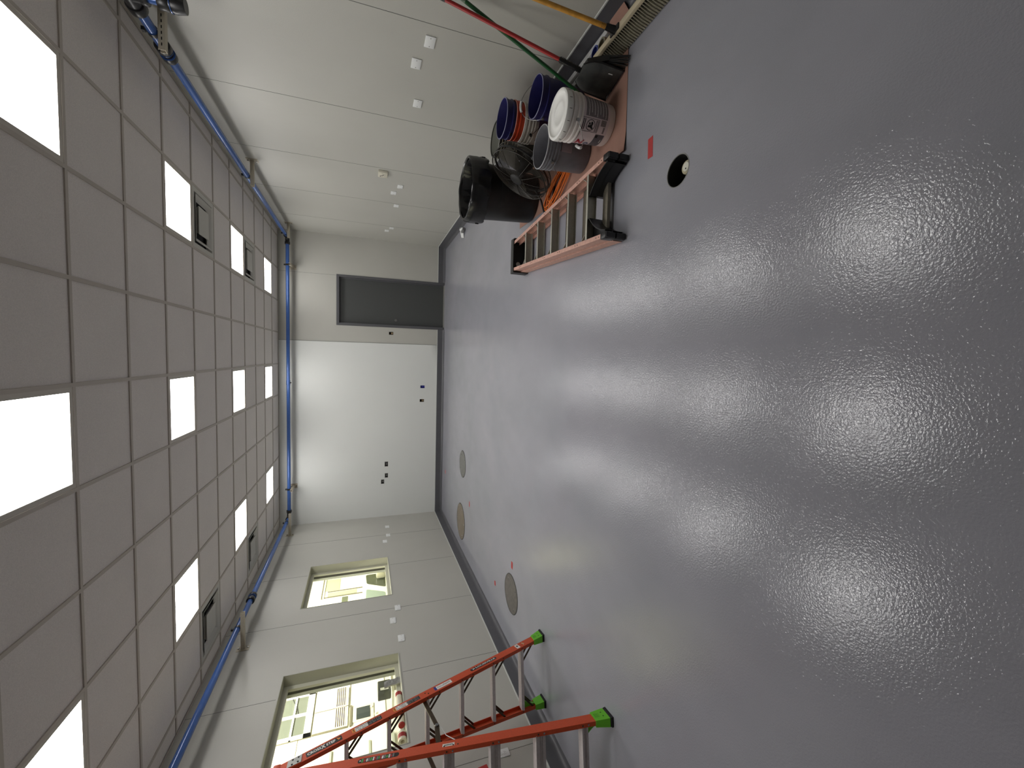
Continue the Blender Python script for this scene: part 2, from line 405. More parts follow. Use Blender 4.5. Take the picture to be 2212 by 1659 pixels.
# electrical boxes in the cut-outs (frames and innards)
def ebox(x, z, w_, h, y, label, kind):
    t = thing('electrical_box', label, 'electrical box', (x, y, z), group='open electrical boxes in the end wall')
    mb = MB(); r = 0.005
    for a, b, c, d in ((-w_ / 2, w_ / 2, h / 2 - r, h / 2), (-w_ / 2, w_ / 2, -h / 2, -h / 2 + r), (-w_ / 2, -w_ / 2 + r, -h / 2, h / 2), (w_ / 2 - r, w_ / 2, -h / 2, h / 2)):
        mb.box(a, b, -0.001, 0.03, c, d)
    mb.build('box_rim', {'blue': mat('blue_box_plastic', (30, 50, 150), 0.4), 'grey': M_chrome, 'tan': M_bronze}[kind], t)
    if kind == 'blue':
        mb = MB(); mb.box(-w_ * .28, w_ * .28, 0.012, 0.03, -h * .4, h * .2); mb.build('receptacle', mat('deep_blue', (30, 36, 130), 0.5), t)
    elif kind == 'tan':
        mb = MB(); mb.box(-w_ * .3, w_ * .3, 0.015, 0.03, -h * .42, 0.0); mb.build('receptacle', mat('tan_insert', (140, 122, 92), 0.6), t)
    else:
        mb = MB(); mb.box(-w_ * .35, w_ * .35, 0.03, 0.035, -h * .35, h * .35); mb.build('back_plate', mat('grey_insert', (70, 68, 66), 0.6), t)
        mb = MB(); mb.tube([(-w_ * .2, 0.03, -h * .2), (0, 0.012, 0.0), (w_ * .15, 0.01, -h * .3)], 0.003, 6); mb.build('wire', mat('white_wire', (190, 190, 186), 0.5), t)
ebox(0.462, 1.114, 0.060, 0.088, YB, 'small open tan box in the grey wall beside the charcoal door', 'tan')
ebox(-0.665, 0.45, 0.060, 0.090, YW, 'low open blue box in the white wall', 'blue')
ebox(-0.964, 0.46, 0.060, 0.090, YW, 'low open tan box in the white wall beside the blue one', 'tan')
ebox(-2.3215, 1.19, 0.103, 0.070, YW, 'wide open box at switch height in the white wall, nearest the middle of it', 'grey')
ebox(-2.5685, 1.1875, 0.093, 0.065, YW, 'wide open box in the white wall, middle one of the three at switch height', 'grey')
ebox(-2.6985, 1.264, 0.093, 0.064, YW, 'open box set highest in the white wall, nearest the left corner', 'grey')

# ------------------------------------------------------------------ coved bases
def base(name, p0, p1, inward):
    prof = [(0, 0.142), (0.006, 0.142), (0.008, 0.05), (0.012, 0.03), (0.022, 0.014), (0.038, 0.005), (0.06, 0.0012), (0.06, -0.002), (0, -0.002)]
    mb = MB(); p0, p1 = Vector(p0), Vector(p1); inn = Vector(inward)
    n = len(prof); vs = [p0 + inn * a + Vector((0, 0, b)) for a, b in prof] + [p1 + inn * a + Vector((0, 0, b)) for a, b in prof]
    fs = [(i, (i + 1) % n, n + (i + 1) % n, n + i) for i in range(n)] + [list(range(n)), list(range(n, 2 * n))]
    mb.add(vs, fs, 0)
    pr2 = [(0, 0.142), (0.007, 0.142), (0.007, 0.151), (0, 0.153)]; n = 4
    vs = [p0 + inn * a + Vector((0, 0, b)) for a, b in pr2] + [p1 + inn * a + Vector((0, 0, b)) for a, b in pr2]
    mb.add(vs, [(i, (i + 1) % n, n + (i + 1) % n, n + i) for i in range(n)] + [list(range(n)), list(range(n, 2 * n))], 1)
    return struct(mb.build(name, [M_base, M_basewhite]))
base('baseboard_left', (XL, YN, 0), (XL, YB, 0), (1, 0, 0))
base('baseboard_right', (XR, YN, 0), (XR, YB, 0), (-1, 0, 0))
base('baseboard_back', (XL, YW, 0), (DX0, YW, 0), (0, -1, 0))
base('baseboard_back', (DX1, YB, 0), (XR, YB, 0), (0, -1, 0))

# ------------------------------------------------------------------ door
t = thing('door_1', 'charcoal metal door in a dark grey frame at the far end of the room', 'door', (0, YB, 0)); struct(t)
mb = MB(); fw = 0.05; dp = 0.12
for a, b, c, d in ((DX0, DX0 + fw, 0, DZ - fw), (DX1 - fw, DX1, 0, DZ - fw), (DX0, DX1, DZ - fw, DZ)):
    mb.box(a, b, -0.008, dp, c, d)
for a, b, c, d in ((DX0 + fw, DX0 + fw + 0.016, 0, DZ - fw), (DX1 - fw - 0.016, DX1 - fw, 0, DZ - fw), (DX0 + fw + 0.016, DX1 - fw - 0.016, DZ - fw - 0.016, DZ - fw)):
    mb.box(a, b, 0.055, 0.075, c, d)
mb.build('door_frame', M_frame, t)
mb = MB(); mb.box(DX0 + fw + 0.003, DX1 - fw - 0.003, 0.076, 0.115, 0.012, DZ - fw - 0.003); mb.build('door_leaf', M_door, t)
mb = MB(); mb.box(DX0 + fw, DX1 - fw, -0.005, 0.12, 0, 0.012); mb.box(DX0 + fw, DX1 - fw, 0.03, 0.06, 0.012, 0.018); mb.build('threshold', M_alu, t)
mb = MB(); Mk = Matrix.Translation((0.742, 0.076, 1.012)) @ Matrix.Rotation(PI / 2, 4, 'X')
mb.lathe([(0, 0.03), (0.018, 0.03), (0.02, 0.024), (0.012, 0.016), (0.012, 0.008), (0.030, 0.006), (0.031, 0.0)], 28, 0, Mk); mb.build('door_knob', M_chrome, t)

# ------------------------------------------------------------------ ceiling
lights = [(c, r) for r in (-1, 2, 5, 8) for c in (0, 3, 6)] + [(c, r) for r in (-4,) for c in ()]
vents = [(0, 3), (0, 6), (7, 3), (7, 6)]
holes = [(GX(c + 1), GX(c), GY(r), GY(r + 1)) for c, r in lights + vents]
mb = MB(); grid_faces(mb, 2, ZC + 0.008, XL, XR, YN, YB, holes)
for i in range(-1, 9): mb.box(GX(i) - 0.012, GX(i) + 0.012, YN, YB, ZC, ZC + 0.012, 1)
for j in range(-9, 10): mb.box(XL, XR, GY(j) - 0.012, GY(j) + 0.012, ZC + 0.0004, ZC + 0.0124, 1)
mb.box(XL, XL + 0.022, YN, YB, ZC - 0.001, ZC + 0.002, 1); mb.box(XR - 0.022, XR, YN, YB, ZC - 0.001, ZC + 0.002, 1); mb.box(XL, XR, YB - 0.034, YB - 0.012, ZC - 0.0012, ZC + 0.002, 1)
mb.box(XL - 0.1, XR + 0.1, YN, YB + 0.1, ZC + 0.16, ZC + 0.2, 0)
struct(mb.build('ceiling', [M_tile, M_tbar]))

col_n = {0: 'in the row above the buckets', 3: 'in the middle row', 6: 'in the row nearest the windows'}
row_n = {-1: 'closest to the camera', 2: 'second from the camera', 5: 'third from the camera', 8: 'farthest away by the end wall'}
L0 = None
for c, r in lights:
    loc = ((GX(c) + GX(c + 1)) / 2, (GY(r) + GY(r + 1)) / 2, ZC)
    if r in row_n: lab = 'bright square ceiling light %s, %s' % (col_n[c], row_n[r])
    else: lab = 'square ceiling light behind the camera'
    if L0 is None:
        L0 = thing('ceiling_light', lab, 'ceiling light', loc, group='square ceiling lights')
        mb = MB(); h = TS / 2 - 0.012; g = 0.03
        for a, b, c_, d in ((-h, h, h - g, h), (-h, h, -h, -h + g), (-h, -h + g, -h + g, h - g), (h - g, h, -h + g, h - g)):
            mb.box(a, b, c_, d, 0.003, 0.03)
        mb.build('frame', mat('light_frame', (196, 190, 180), 0.5), L0)
        mb = MB(); mb.box(-h + g, h - g, -h + g, h - g, 0.010, 0.014); mb.build('diffuser', M_diff, L0)
        mb = MB(); mb.box(-h, h, -h, h, 0.03, 0.06); mb.build('housing', MATS['light_frame'], L0)  # opaque box added out of sight to keep panel light from leaking upward
    else:
        dup(L0, loc, None, lab, 'square ceiling lights' if r in row_n else 'square ceiling lights behind the camera')
V0 = None
for (c, r), lab in zip(vents, ('square louvred air vent beside the second light above the buckets', 'square louvred air vent beside the third light above the buckets',
                               'square louvred air vent near the near window, closest to the camera on that side', 'square louvred air vent above the far window')):
    loc = ((GX(c) + GX(c + 1)) / 2, (GY(r) + GY(r + 1)) / 2, ZC)
    if V0 is None:
        V0 = thing('air_vent', lab, 'air vent', loc, group='square ceiling air vents')
        H = TS / 2 - 0.012
        def ringf(a, b, z0, z1, mb):   # sloping square ring
            vs = [(-a, -a, z0), (a, -a, z0), (a, a, z0), (-a, a, z0), (-b, -b, z1), (b, -b, z1), (b, b, z1), (-b, b, z1)]
            mb.add(vs, [(0, 1, 5, 4), (1, 2, 6, 5), (2, 3, 7, 6), (3, 0, 4, 7)])
        mb = MB(); ringf(H, H - 0.045, 0.002, 0.004, mb); ringf(H - 0.045, H - 0.075, 0.004, 0.05, mb); ringf(H, H, 0.002, 0.072, mb); mb.build('frame', mat('vent_enamel', (188, 186, 178), 0.35), V0)
        for a, b in ((0.228, 0.186),):
            mb = MB(); ringf(a, b, -0.003, 0.030, mb); ringf(a - 0.006, b - 0.006, -0.003, 0.030, mb); ringf(a, a - 0.006, -0.003, -0.003, mb); mb.build('louvre', MATS['vent_enamel'], V0)
        mb = MB(); mb.box(-0.138, 0.138, -0.138, 0.138, -0.001, 0.004); ringf(0.138, 0.120, 0.004, 0.03, mb); mb.build('centre_plate', MATS['vent_enamel'], V0)
        mb = MB(); mb.box(-H, H, -H, H, 0.07, 0.075); mb.build('duct', mat('duct_dark', (40, 40, 40), 0.8), V0)
    else: dup(V0, loc, None, lab)

# ------------------------------------------------------------------ blue air pipe, fittings, brackets
PZ, PXR, PXL, PY, PR = 3.015, 2.170, -3.210, 8.930, 0.0315
def pipe(name, p0, p1, label):
    mb = MB(); mb.tube([p0, p1], PR, 24); o = mb.build(name, M_blue); return tag(o, label, 'pipe', 'blue air pipes below the ceiling')
cl = 0.11
pipe('air_pipe', (PXR, 3.44, PZ), (PXR, PY - cl, PZ), 'blue pipe running along the wall above the buckets')
pipe('air_pipe', (PXR - cl, PY, PZ), (PXL + cl, PY, PZ), 'blue pipe running across the far end wall')
pipe('air_pipe', (PXL, PY - cl, PZ), (PXL, -1.0, PZ), 'blue pipe running along the wall above the windows')
def collar(mb, c, axis, r=0.046, L=0.05):
    ax = Vector(axis); c = Vector(c); d = ax * L / 2
    mb.tube([c - d, c - d * 0.96, c - d * 0.8, c + d * 0.8, c + d * 0.96, c + d], [r * 0.72, r * 0.95, r, r, r * 0.95, r * 0.72], 24)
def elbow(cx, ax, ay, label):
    """ax: direction along the end wall, ay: along the side wall"""
    t = thing('pipe_elbow', label, 'pipe fitting', (cx, PY, PZ), group='black pipe elbows in the far corners')
    mb = MB(); R = 0.06; pts = []
    for k in range(9):
        a = PI / 2 * k / 8; pts.append((ax * (R - R * math.sin(a)), -(R - R * math.cos(a)), 0))
    pts = [(ax * 0.13, 0, 0)] + [(ax * R * (1 - math.sin(PI / 2 * k / 8)), -R * (1 - math.cos(PI / 2 * k / 8)), 0) for k in range(9)] + [(0, -0.13, 0)]
    mb.tube(pts, 0.038, 20); mb.build('elbow_body', M_black, t)
    for c, a in (((ax * 0.115, 0, 0), (1, 0, 0)), ((0, -0.115, 0), (0, 1, 0))):
        mb = MB(); collar(mb, c, a); mb.build('collar', M_black, t)
elbow(PXR, -1, -1, 'black pipe elbow in the far corner on the bucket side')
elbow(PXL, 1, -1, 'black pipe elbow in the far corner on the window side')
def coupling(loc, axis, label, n=2):
    t = thing('pipe_coupling', label, 'pipe fitting', loc, group='black pipe couplings')
    ax = Vector(axis)
    mb = MB(); mb.tube([-ax * 0.075, ax * 0.075], 0.040, 24); mb.build('coupling_body', M_black, t)
    for s in (-1, 1):
        mb = MB(); collar(mb, ax * s * 0.048, axis, 0.050, 0.055); mb.build('collar', M_black, t)
        mb = MB(); mb.tube([ax * s * 0.018, ax * s * 0.0205], 0.0505, 24); mb.build('blue_ring', M_blue, t)
    return t
coupling((PXR, 3.86, PZ), (0, 1, 0), 'black coupling on the blue pipe just past the nearest bucket-side bracket')
coupling((PXL, 6.05, PZ), (0, 1, 0), 'black coupling on the blue pipe above the windows')
# sleeve and drain nub on the end run
t = thing('pipe_sleeve', 'short blue sleeve with a black plug on the pipe across the end wall', 'pipe fitting', (-0.575, PY, PZ))
mb = MB(); mb.tube([(-0.045, 0, 0), (0.045, 0, 0)], 0.035, 24); mb.build('sleeve', M_blue, t)
mb = MB(); mb.cyl((0, -0.012, -0.030), (0, -0.02, -0.052), 0.012, 12); mb.build('plug', M_black, t)
# tee with shut-off drop at the near end of the bucket-side run
t = thing('pipe_tee', 'black pipe tee with a short blue drop and black valve at the top corner', 'pipe fitting', (PXR, 3.37, PZ))
mb = MB(); mb.tube([(0, 0.10, 0), (0, -0.14, 0)], 0.044, 24); mb.build('tee_body', M_black, t)
mb = MB(); collar(mb, (0, 0.07, 0), (0, 1, 0), 0.054, 0.06); mb.build('collar', M_black, t)
mb = MB(); collar(mb, (0, -0.12, 0), (0, 1, 0), 0.054, 0.06); mb.build('collar', M_black, t)
mb = MB(); mb.tube([(0, -0.04, -0.02), (0, -0.045, -0.10)], 0.043, 24); collar(mb, (0, -0.044, -0.085), (0, 0, 1), 0.05, 0.04); mb.build('branch', M_black, t)
mb = MB(); mb.tube([(0, -0.045, -0.10), (0, -0.045, -0.17)], PR, 24); mb.build('blue_drop', M_blue, t)
mb = MB(); collar(mb, (0, -0.045, -0.185), (0, 0, 1), 0.053, 0.06); mb.tube([(0, -0.045, -0.20), (0, -0.045, -0.25), (0, -0.045, -0.30)], [0.046, 0.056, 0.045], 24)
mb.build('valve_body', M_black, t)
mb = MB(); mb.tube([(0, -0.045, -0.222), (0, -0.045, -0.226)], 0.0575, 24); mb.build('valve_ring', M_blue, t)

def bracket(base, dr, L, label, pipe_off, side, slots=False):
    """base on wall, dr outward unit, side unit along the wall"""
    t = thing('pipe_bracket', label, 'bracket', base, group='beige strut brackets holding the pipe')
    d = Vector(dr); s = Vector(side); z = Vector((0, 0, 1)); a = 0.0205
    th = 0.003
    mb = MB()
    prof = [(-a, -a), (a, -a), (a, a), (a - 0.008, a), (a - 0.008, a - th), (a - th, a - th), (a - th, -a + th), (-a + th, -a + th), (-a + th, a - th), (-a + 0.008, a - th), (-a + 0.008, a), (-a, a)]
    def fr(p, q, pr, m, mi=0):
        # profile a along s, b along z
        n = len(pr); vs = [p + s * u + z * v for u, v in pr] + [q + s * u + z * v for u, v in pr]
        m.add(vs, [(i, (i + 1) % n, n + (i + 1) % n, n + i) for i in range(n)] + [list(range(n)), list(range(n, 2 * n))], mi)
    fr(d * 0.0, d * L, prof, mb)
    k = 0.05
    while slots and k < L - 0.02:     # slots in the side of the channel
        c = d * k
        for sg in (-1, 1):
            off = s * (a + 0.0004) * sg
            vs = [c + off - d * 0.010 - z * 0.0035, c + off + d * 0.010 - z * 0.0035, c + off + d * 0.010 + z * 0.0035, c + off - d * 0.010 + z * 0.0035]
            mb.add(vs, [(0, 1, 2, 3)], 1)
        k += 0.038
    mb.build('arm', [M_beige, M_hole], t)
    mb = MB(); pl = [(-0.045, -0.065), (0.045, -0.065), (0.045, 0.065), (-0.045, 0.065)]
    fr(d * 0.0, d * 0.006, pl, mb); mb.build('wall_plate', M_beige, t)
    for sz in (-1, 1):
        mb = MB(); c = z * 0.048 * sz; mb.tube([c + d * 0.006, c + d * 0.016], 0.010, 6, sm=False); mb.build('bolt', M_chrome, t)
    # pipe clamp on top of the arm
    c = d * pipe_off + z * (a + PR + 0.004)
    mb = MB(); pts = []
    for k in range(15):
        an = -0.35 * PI + 1.7 * PI * k / 14 + 0.0
        pts.append(c + d * math.cos(an) * (PR + 0.006) + z * math.sin(an) * (PR + 0.006))
    n = len(pts); w_ = 0.016
    vs = [p + s * w_ for p in pts] + [p - s * w_ for p in pts]
    mb.add(vs, [(i, i + 1, n + i + 1, n + i) for i in range(n - 1)], 0)
    c2 = c + z * (PR + 0.02); mb.prism([(-0.012, -0.01), (0.012, -0.01), (0.012, 0.01), (-0.012, 0.01)], c2 - s * 0.014, c2 + s * 0.014, d, 0)
    mb.build('clamp', M_black, t)
    return t
zb = PZ - PR - 0.0205 - 0.004
bracket((XR, 3.655, zb), (-1, 0, 0), 0.315, 'beige bracket nearest the camera above the buckets', XR - PXR, (0, 1, 0), True)
bracket((XR, 6.09, zb), (-1, 0, 0), 0.32, 'beige bracket halfway along the bucket-side wall', XR - PXR, (0, 1, 0))
bracket((XR, 8.69, zb), (-1, 0, 0), 0.27, 'beige bracket on the bucket-side wall by the far corner', XR - PXR, (0, 1, 0))
bracket((XL, 8.63, zb), (1, 0, 0), 0.42, 'beige bracket on the window wall by the far corner', PXL - XL, (0, 1, 0))
bracket((XL, 5.40, zb), (1, 0, 0), 0.44, 'long beige bracket on the wall between the two windows', PXL - XL, (0, 1, 0))
bracket((1.652, YB, zb), (0, -1, 0), 0.33, 'beige bracket on the end wall above the door', YB - PY, (1, 0, 0))
bracket((-2.656, YW, zb), (0, -1, 0), 0.33, 'beige bracket high on the white end wall', YW - PY, (1, 0, 0))

# ------------------------------------------------------------------ wall plates
def wplate(side, y, z, label, w_=0.122, h=0.076):
    x = XR if side > 0 else XL
    t = thing('wall_plate', label, 'wall plate', (x, y, z), group='blank white wall plates')
    d = -side
    mb = MB(); mb.box(0, d * 0.007, -w_ / 2, w_ / 2, -h / 2, h / 2, bev=0.0028); mb.build('plate', M_plate, t)
    for s in (-1, 1):
        mb = MB(); mb.tube([(d * 0.006, s * 0.042, 0), (d * 0.0082, s * 0.042, 0)], 0.0036, 10); mb.build('screw', mat('screw_grey', (120, 118, 112), 0.4, 0.5), t)
wplate(1, 3.322, 1.185, 'blank wall plate above the brooms, nearest the camera')
wplate(1, 3.597, 1.256, 'blank wall plate above the blue bucket, the highest of the near three')
wplate(1, 4.137, 1.181, 'blank wall plate, lowest of the near three and closest to the thermostat')
wplate(1, 6.191, 1.178, 'blank wall plate below and beyond the thermostat')
wplate(1, 6.461, 1.252, 'blank wall plate beyond the thermostat, second past it and set higher')
wplate(1, 6.985, 1.177, 'single blank wall plate midway between the thermostat and the far corner')
wplate(1, 8.217, 1.176, 'lower of the two blank plates near the door-side corner')
wplate(1, 8.425, 1.252, 'higher of the two blank plates near the door-side corner')
wplate(-1, 8.54, 1.193, 'blank plate on the window wall nearest the far corner')
wplate(-1, 8.13, 1.196, 'blank plate on the window wall sitting over a panel seam by the far corner')
wplate(-1, 7.865, 1.267, 'blank plate just beyond the far window, set higher than its neighbours')
wplate(-1, 5.69, 1.196, 'blank plate between the windows on the panel seam, nearest the far window')
wplate(-1, 5.42, 1.274, 'blank plate between the windows, the highest of three')
wplate(-1, 5.04, 1.199, 'blank plate between the windows, closest to the near window')
# thermostat
t = thing('thermostat', 'cream rectangular thermostat with a lever and dots on the wall above the plates', 'thermostat', (XR, 5.825, 1.425))
mb = MB(); mb.box(0, -0.032, -0.08, 0.08, -0.058, 0.058, bev=0.006); mb.build('housing', M_plate_dim, t)
mb = MB(); mb.tube([(-0.0325, 0.05, 0.03), (-0.0325, 0.03, 0.034), (-0.0325, 0.012, 0.006), (-0.0325, -0.02, -0.012)], 0.0035, 6); mb.build('logo_swoosh', M_black, t)
mb = MB()
for a, b in ((0.02, -0.02), (-0.005, -0.03), (-0.03, -0.02), (-0.045, -0.035), (-0.02, 0.0), (-0.05, 0.0), (0.045, 0.045), (-0.06, 0.012)): mb.disc((-0.0323, a, b), 0.004, 10, axis='x')
mb.build('dots', mat('dot_dark', (60, 58, 50), 0.6), t)
# duplex outlet low on the window wall
t = thing('power_outlet', 'white duplex power outlet low on the wall behind the orange ladder', 'outlet', (XL, 3.24, 0.485))
mb = MB(); mb.box(0, 0.007, -0.038, 0.038, -0.062, 0.062, bev=0.0028); mb.build('cover_plate', M_plate, t)
for s in (-1, 1):
    mb = MB(); Mx = Matrix.Translation((0.007, 0, s * 0.02)) @ Matrix.Rotation(PI / 2, 4, 'Y'); mb.lathe([(0, 0.0025), (0.016, 0.0025), (0.0165, 0)], 20, 0, Mx)
    for a in (-0.0062, 0.0062): mb.box(0.0096, 0.0099, a - 0.0013, a + 0.0013, s * 0.02 - 0.002, s * 0.02 + 0.007, 1)
    mb.disc((0.0098, 0, s * 0.02 - 0.008), 0.0025, 8, 1, 'x'); mb.build('socket', [M_plate, M_hole], t)

# ------------------------------------------------------------------ windows
def window(name, W_, n_):
    y0, y1, z0, z1 = W_
    t = thing(name, None, None, (XL, y0, z0)); struct(t); w_, h = y1 - y0, z1 - z0
    M_steel = mat('window_frame_cream', (196, 196, 178), 0.45); M_far = mat('window_far_frame', (178, 182, 172), 0.5)
    def ring(mb, x0, x1, f, mi=0, o=0.0):
        for a, b, c, d in ((o, w_ - o, h - o - f, h - o), (o, w_ - o, o, o + f), (o, o + f, o + f, h - o - f), (w_ - o - f, w_ - o, o + f, h - o - f)):
            mb.box(x0, x1, a, b, c, d, mi)
    mb = MB(); ring(mb, -0.120, -0.150, 0.05); mb.build('window_frame', M_steel, t)
    mb = MB(); ring(mb, -0.150, -0.164, 0.030); mb.build('gasket', M_blackm, t)
    mb = MB(); ring(mb, -0.164, -0.200, 0.022, 0); mb.build('spacer', M_blackm, t)
    mb = MB(); ring(mb, -0.200, -0.238, 0.024); mb.build('outer_frame', M_far, t)
    mb = MB(); mb.box(-0.152, -0.158, 0.03, w_ - 0.03, 0.03, h - 0.03); mb.build('glass', M_glass, t)
    # flange line round the opening on the room face
    mb = MB(); f = 0.007
    for a, b, c, d in ((-f, w_ + f, h, h + f), (-f, w_ + f, -f, 0), (-f, 0, 0, h), (w_, w_ + f, 0, h)): mb.box(0.0, 0.004, a, b, c, d)
    mb.box(-0.12, 0.004, -0.004, w_ + 0.004, 0.0, 0.006)
    mb.build('window_trim', mat('window_trim_grey', (170, 170, 160), 0.5), t)
    return t
window('window_1', WIN1, 1); window('window_2', WIN2, 2)

# things on the sill of the near window
SZ = WIN2[2] + 0.006
def tubecan(y0, L, x, r, label, z=SZ, tilt=0):
    t = thing('sealant_can', label, 'can', (x, y0, z + r), (0, 0, tilt), group='red and white cans lying on the window sill')
    Mx = Matrix.Rotation(-PI / 2, 4, 'X'); M_wc = mat('can_cream', (214, 208, 186), 0.4); M_rc = mat('can_red', (150, 30, 26), 0.35)
    mb = MB(); mb.lathe([(0, 0.012), (r * 0.97, 0.012), (r, 0.018), (r, L - 0.05), (r * 0.8, L - 0.045)], 28, 0, Mx); mb.build('can_body', M_wc, t)
    mb = MB(); mb.lathe([(0, 0.0), (r * 0.86, 0.0), (r * 0.9, 0.004), (r * 0.9, 0.0125)], 28, 0, Mx); mb.build('base_disc', M_rc, t)
    mb = MB(); mb.lathe([(r * 1.004, L * 0.22), (r * 1.004, L * 0.22 + 0.012)], 28, 0, Mx); mb.build('red_stripe', M_rc, t)
    mb = MB(); mb.lathe([(r * 0.80, L - 0.05), (r * 1.0, L - 0.048), (r * 1.0, L - 0.004), (r * 0.9, L), (0, L)], 28, 0, Mx); mb.build('cap', M_rc, t)
    return t
tubecan(3.865, 0.40, -3.525, 0.034, 'long white can with red ends lying on the sill of the near window')
t = thing('tape_roll', 'white and red roll standing on edge on the window sill behind the ladder', 'roll', (-3.525, 3.735, SZ + 0.04), group='red and white cans lying on the window sill')
Mx = Matrix.Rotation(-PI / 2, 4, 'X')
mb = MB(); mb.lathe([(0.02, -0.045), (0.039, -0.045), (0.04, -0.02), (0.04, 0.02), (0.039, 0.045), (0.02, 0.045), (0.02, -0.045)], 28, 0, Mx); mb.build('roll', MATS['can_cream'], t)
mb = MB(); mb.lathe([(0.0405, -0.022), (0.0405, 0.022)], 28, 0, Mx); mb.build('red_band', MATS['can_red'], t)
t = thing('plastic_packet', 'crinkled silver packet with small print leaning in the near window corner', 'packet', (-3.535, 4.50, SZ), (0, -0.12, 0))
mb = MB(); n = 6; vs = []
for i in range(n + 1):
    for j in range(n + 1): vs.append((0.01 * math.sin(i * 2.1 + j) * 0.5, -0.07 + 0.085 * j / n + 0.004 * math.sin(i * 3), 0.17 * i / n))
b_ = len(vs); vs2 = [(x - 0.014, y, z) for x, y, z in vs]
fs = [(i * (n + 1) + j, i * (n + 1) + j + 1, (i + 1) * (n + 1) + j + 1, (i + 1) * (n + 1) + j) for i in range(n) for j in range(n)]
fs += [tuple(k + b_ for k in f) for f in fs]
for j in range(n): fs += [(j, j + 1, b_ + j + 1, b_ + j), (n * (n + 1) + j, n * (n + 1) + j + 1, b_ + n * (n + 1) + j + 1, b_ + n * (n + 1) + j)]
for i in range(n): fs += [(i * (n + 1), (i + 1) * (n + 1), b_ + (i + 1) * (n + 1), b_ + i * (n + 1)), (i * (n + 1) + n, (i + 1) * (n + 1) + n, b_ + (i + 1) * (n + 1) + n, b_ + i * (n + 1) + n)]
mb.add(vs + vs2, fs); mb.build('packet', mat('silver_film', (170, 170, 166), 0.25, 0.5), t)
mb = MB()
for i in range(9):
    for k in range(3): mb.box(0.0056, 0.0062, -0.065 + 0.024 * k, -0.065 + 0.024 * k + 0.010 + 0.006 * ((i * k) % 2), 0.02 + 0.016 * i, 0.024 + 0.016 * i)
mb.build('print_lines', mat('print_dark', (50, 50, 50), 0.6), t)

# ------------------------------------------------------------------ garage beyond the windows
M_bay = mat('garage_wall_paint', (232, 232, 205), 0.6)
mb = MB(); mb.box(-10.0, XG, YN, 17, -0.1, 0.0); struct(mb.build('floor_garage', mat('garage_floor', (120, 118, 112), 0.5)))
mb = MB(); grid_faces(mb, 0, -10.0, YN, 17, 0, 4.6, []); struct(mb.build('wall_garage_far', M_bay))
mb = MB(); grid_faces(mb, 1, 17, -10.0, XG, 0, 4.6, []); struct(mb.build('wall_garage_end', M_bay))
mb = MB(); grid_faces(mb, 1, YN, -10.0, XG, 0, 4.6, []); struct(mb.build('wall_garage_near', M_bay))
mb = MB(); grid_faces(mb, 2, 4.6, -10.0, XG, YN, 17, []); struct(mb.build('ceiling_garage', M_bay))
M_vw = mat('vehicle_white', (238, 238, 224), 0.3, noise=(2, 0.01)); M_vg = mat('vehicle_glass_green', (108, 114, 102), 0.15); M_vl = mat('vehicle_joint_olive', (120, 116, 92), 0.6)  # M_vl: dull olive tone for joints, door gaps and handle rail
M_slat = mat('louvre_slot', (64, 50, 40), 0.7); M_trimc = mat('vehicle_trim_cream', (226, 222, 202), 0.4)
# service body seen through the near window (side face at X=-5.6)
XV = -5.6
t = thing('service_truck', 'white service truck body with louvred doors and divided windows outside the near window', 'truck', (XV, 5.0, 0.0))
def face(mb, y0, y1, z0, z1, d0, d1, mi=0): mb.box(d0, d1, y0 - 5.0, y1 - 5.0, z0, z1, mi)
mb = MB(); mb.box(-2.2, 0, -0.6, 2.42, 0.55, 2.95, bev=0.03); mb.build('body', M_vw, t)
def wheel(parent, y, x, r=0.40):
    mb = MB(); Mx = Matrix.Translation((x, y, r)) @ Matrix.Rotation(PI / 2, 4, 'Y')
    mb.lathe([(r * .55, -0.12), (r * .93, -0.12), (r, -0.08), (r, 0.08), (r * .93, 0.12), (r * .55, 0.12), (r * .55, -0.12)], 32, 0, Mx)
    mb.lathe([(0, 0.09), (r * .2, 0.1), (r * .5, 0.06), (r * .55, 0.1)], 24, 1, Mx); mb.build('wheel', [M_blackm, M_alu], parent)
for y_ in (0.1, 1.8): wheel(t, y_, -0.2); wheel(t, y_, -2.0)
mb = MB(); mb.box(-2.0, -0.15, -0.5, 2.3, 0.38, 0.56); mb.build('chassis', M_blackm, t)
# divided window
mb = MB()
fy0, fy1, fz0, fz1 = 6.36, 7.20, 2.37, 2.90
face(mb, fy0, fy1, fz0, 2.465, 0, 0.025); face(mb, fy0, fy1, 2.86, fz1, 0, 0.025)
face(mb, fy0, fy0 + 0.055, fz0, fz1, 0, 0.025); face(mb, fy1 - 0.045, fy1, fz0, fz1, 0, 0.025)
face(mb, 6.762, 6.805, fz0, fz1, 0, 0.027); face(mb, fy0, fy1, 2.626, 2.652, 0, 0.026)
wf = mb.build('window_frame', mat('frame_white', (245, 245, 230), 0.4), t)
for a, b in ((6.415, 6.762), (6.805, 7.155)):
    for c, d in ((2.465, 2.626), (2.652, 2.86)):
        mb = MB(); face(mb, a, b, c, d, 0.002, 0.008); o = mb.build('pane', M_vg, wf)
mb = MB(); mb.tube([(0.012, 2.15, 2.70), (0.012, 2.05, 2.66), (0.012, 1.98, 2.62), (0.012, 1.90, 2.60), (0.012, 1.82, 2.585)], 0.005, 6); mb.build('cable', M_blackm, t)
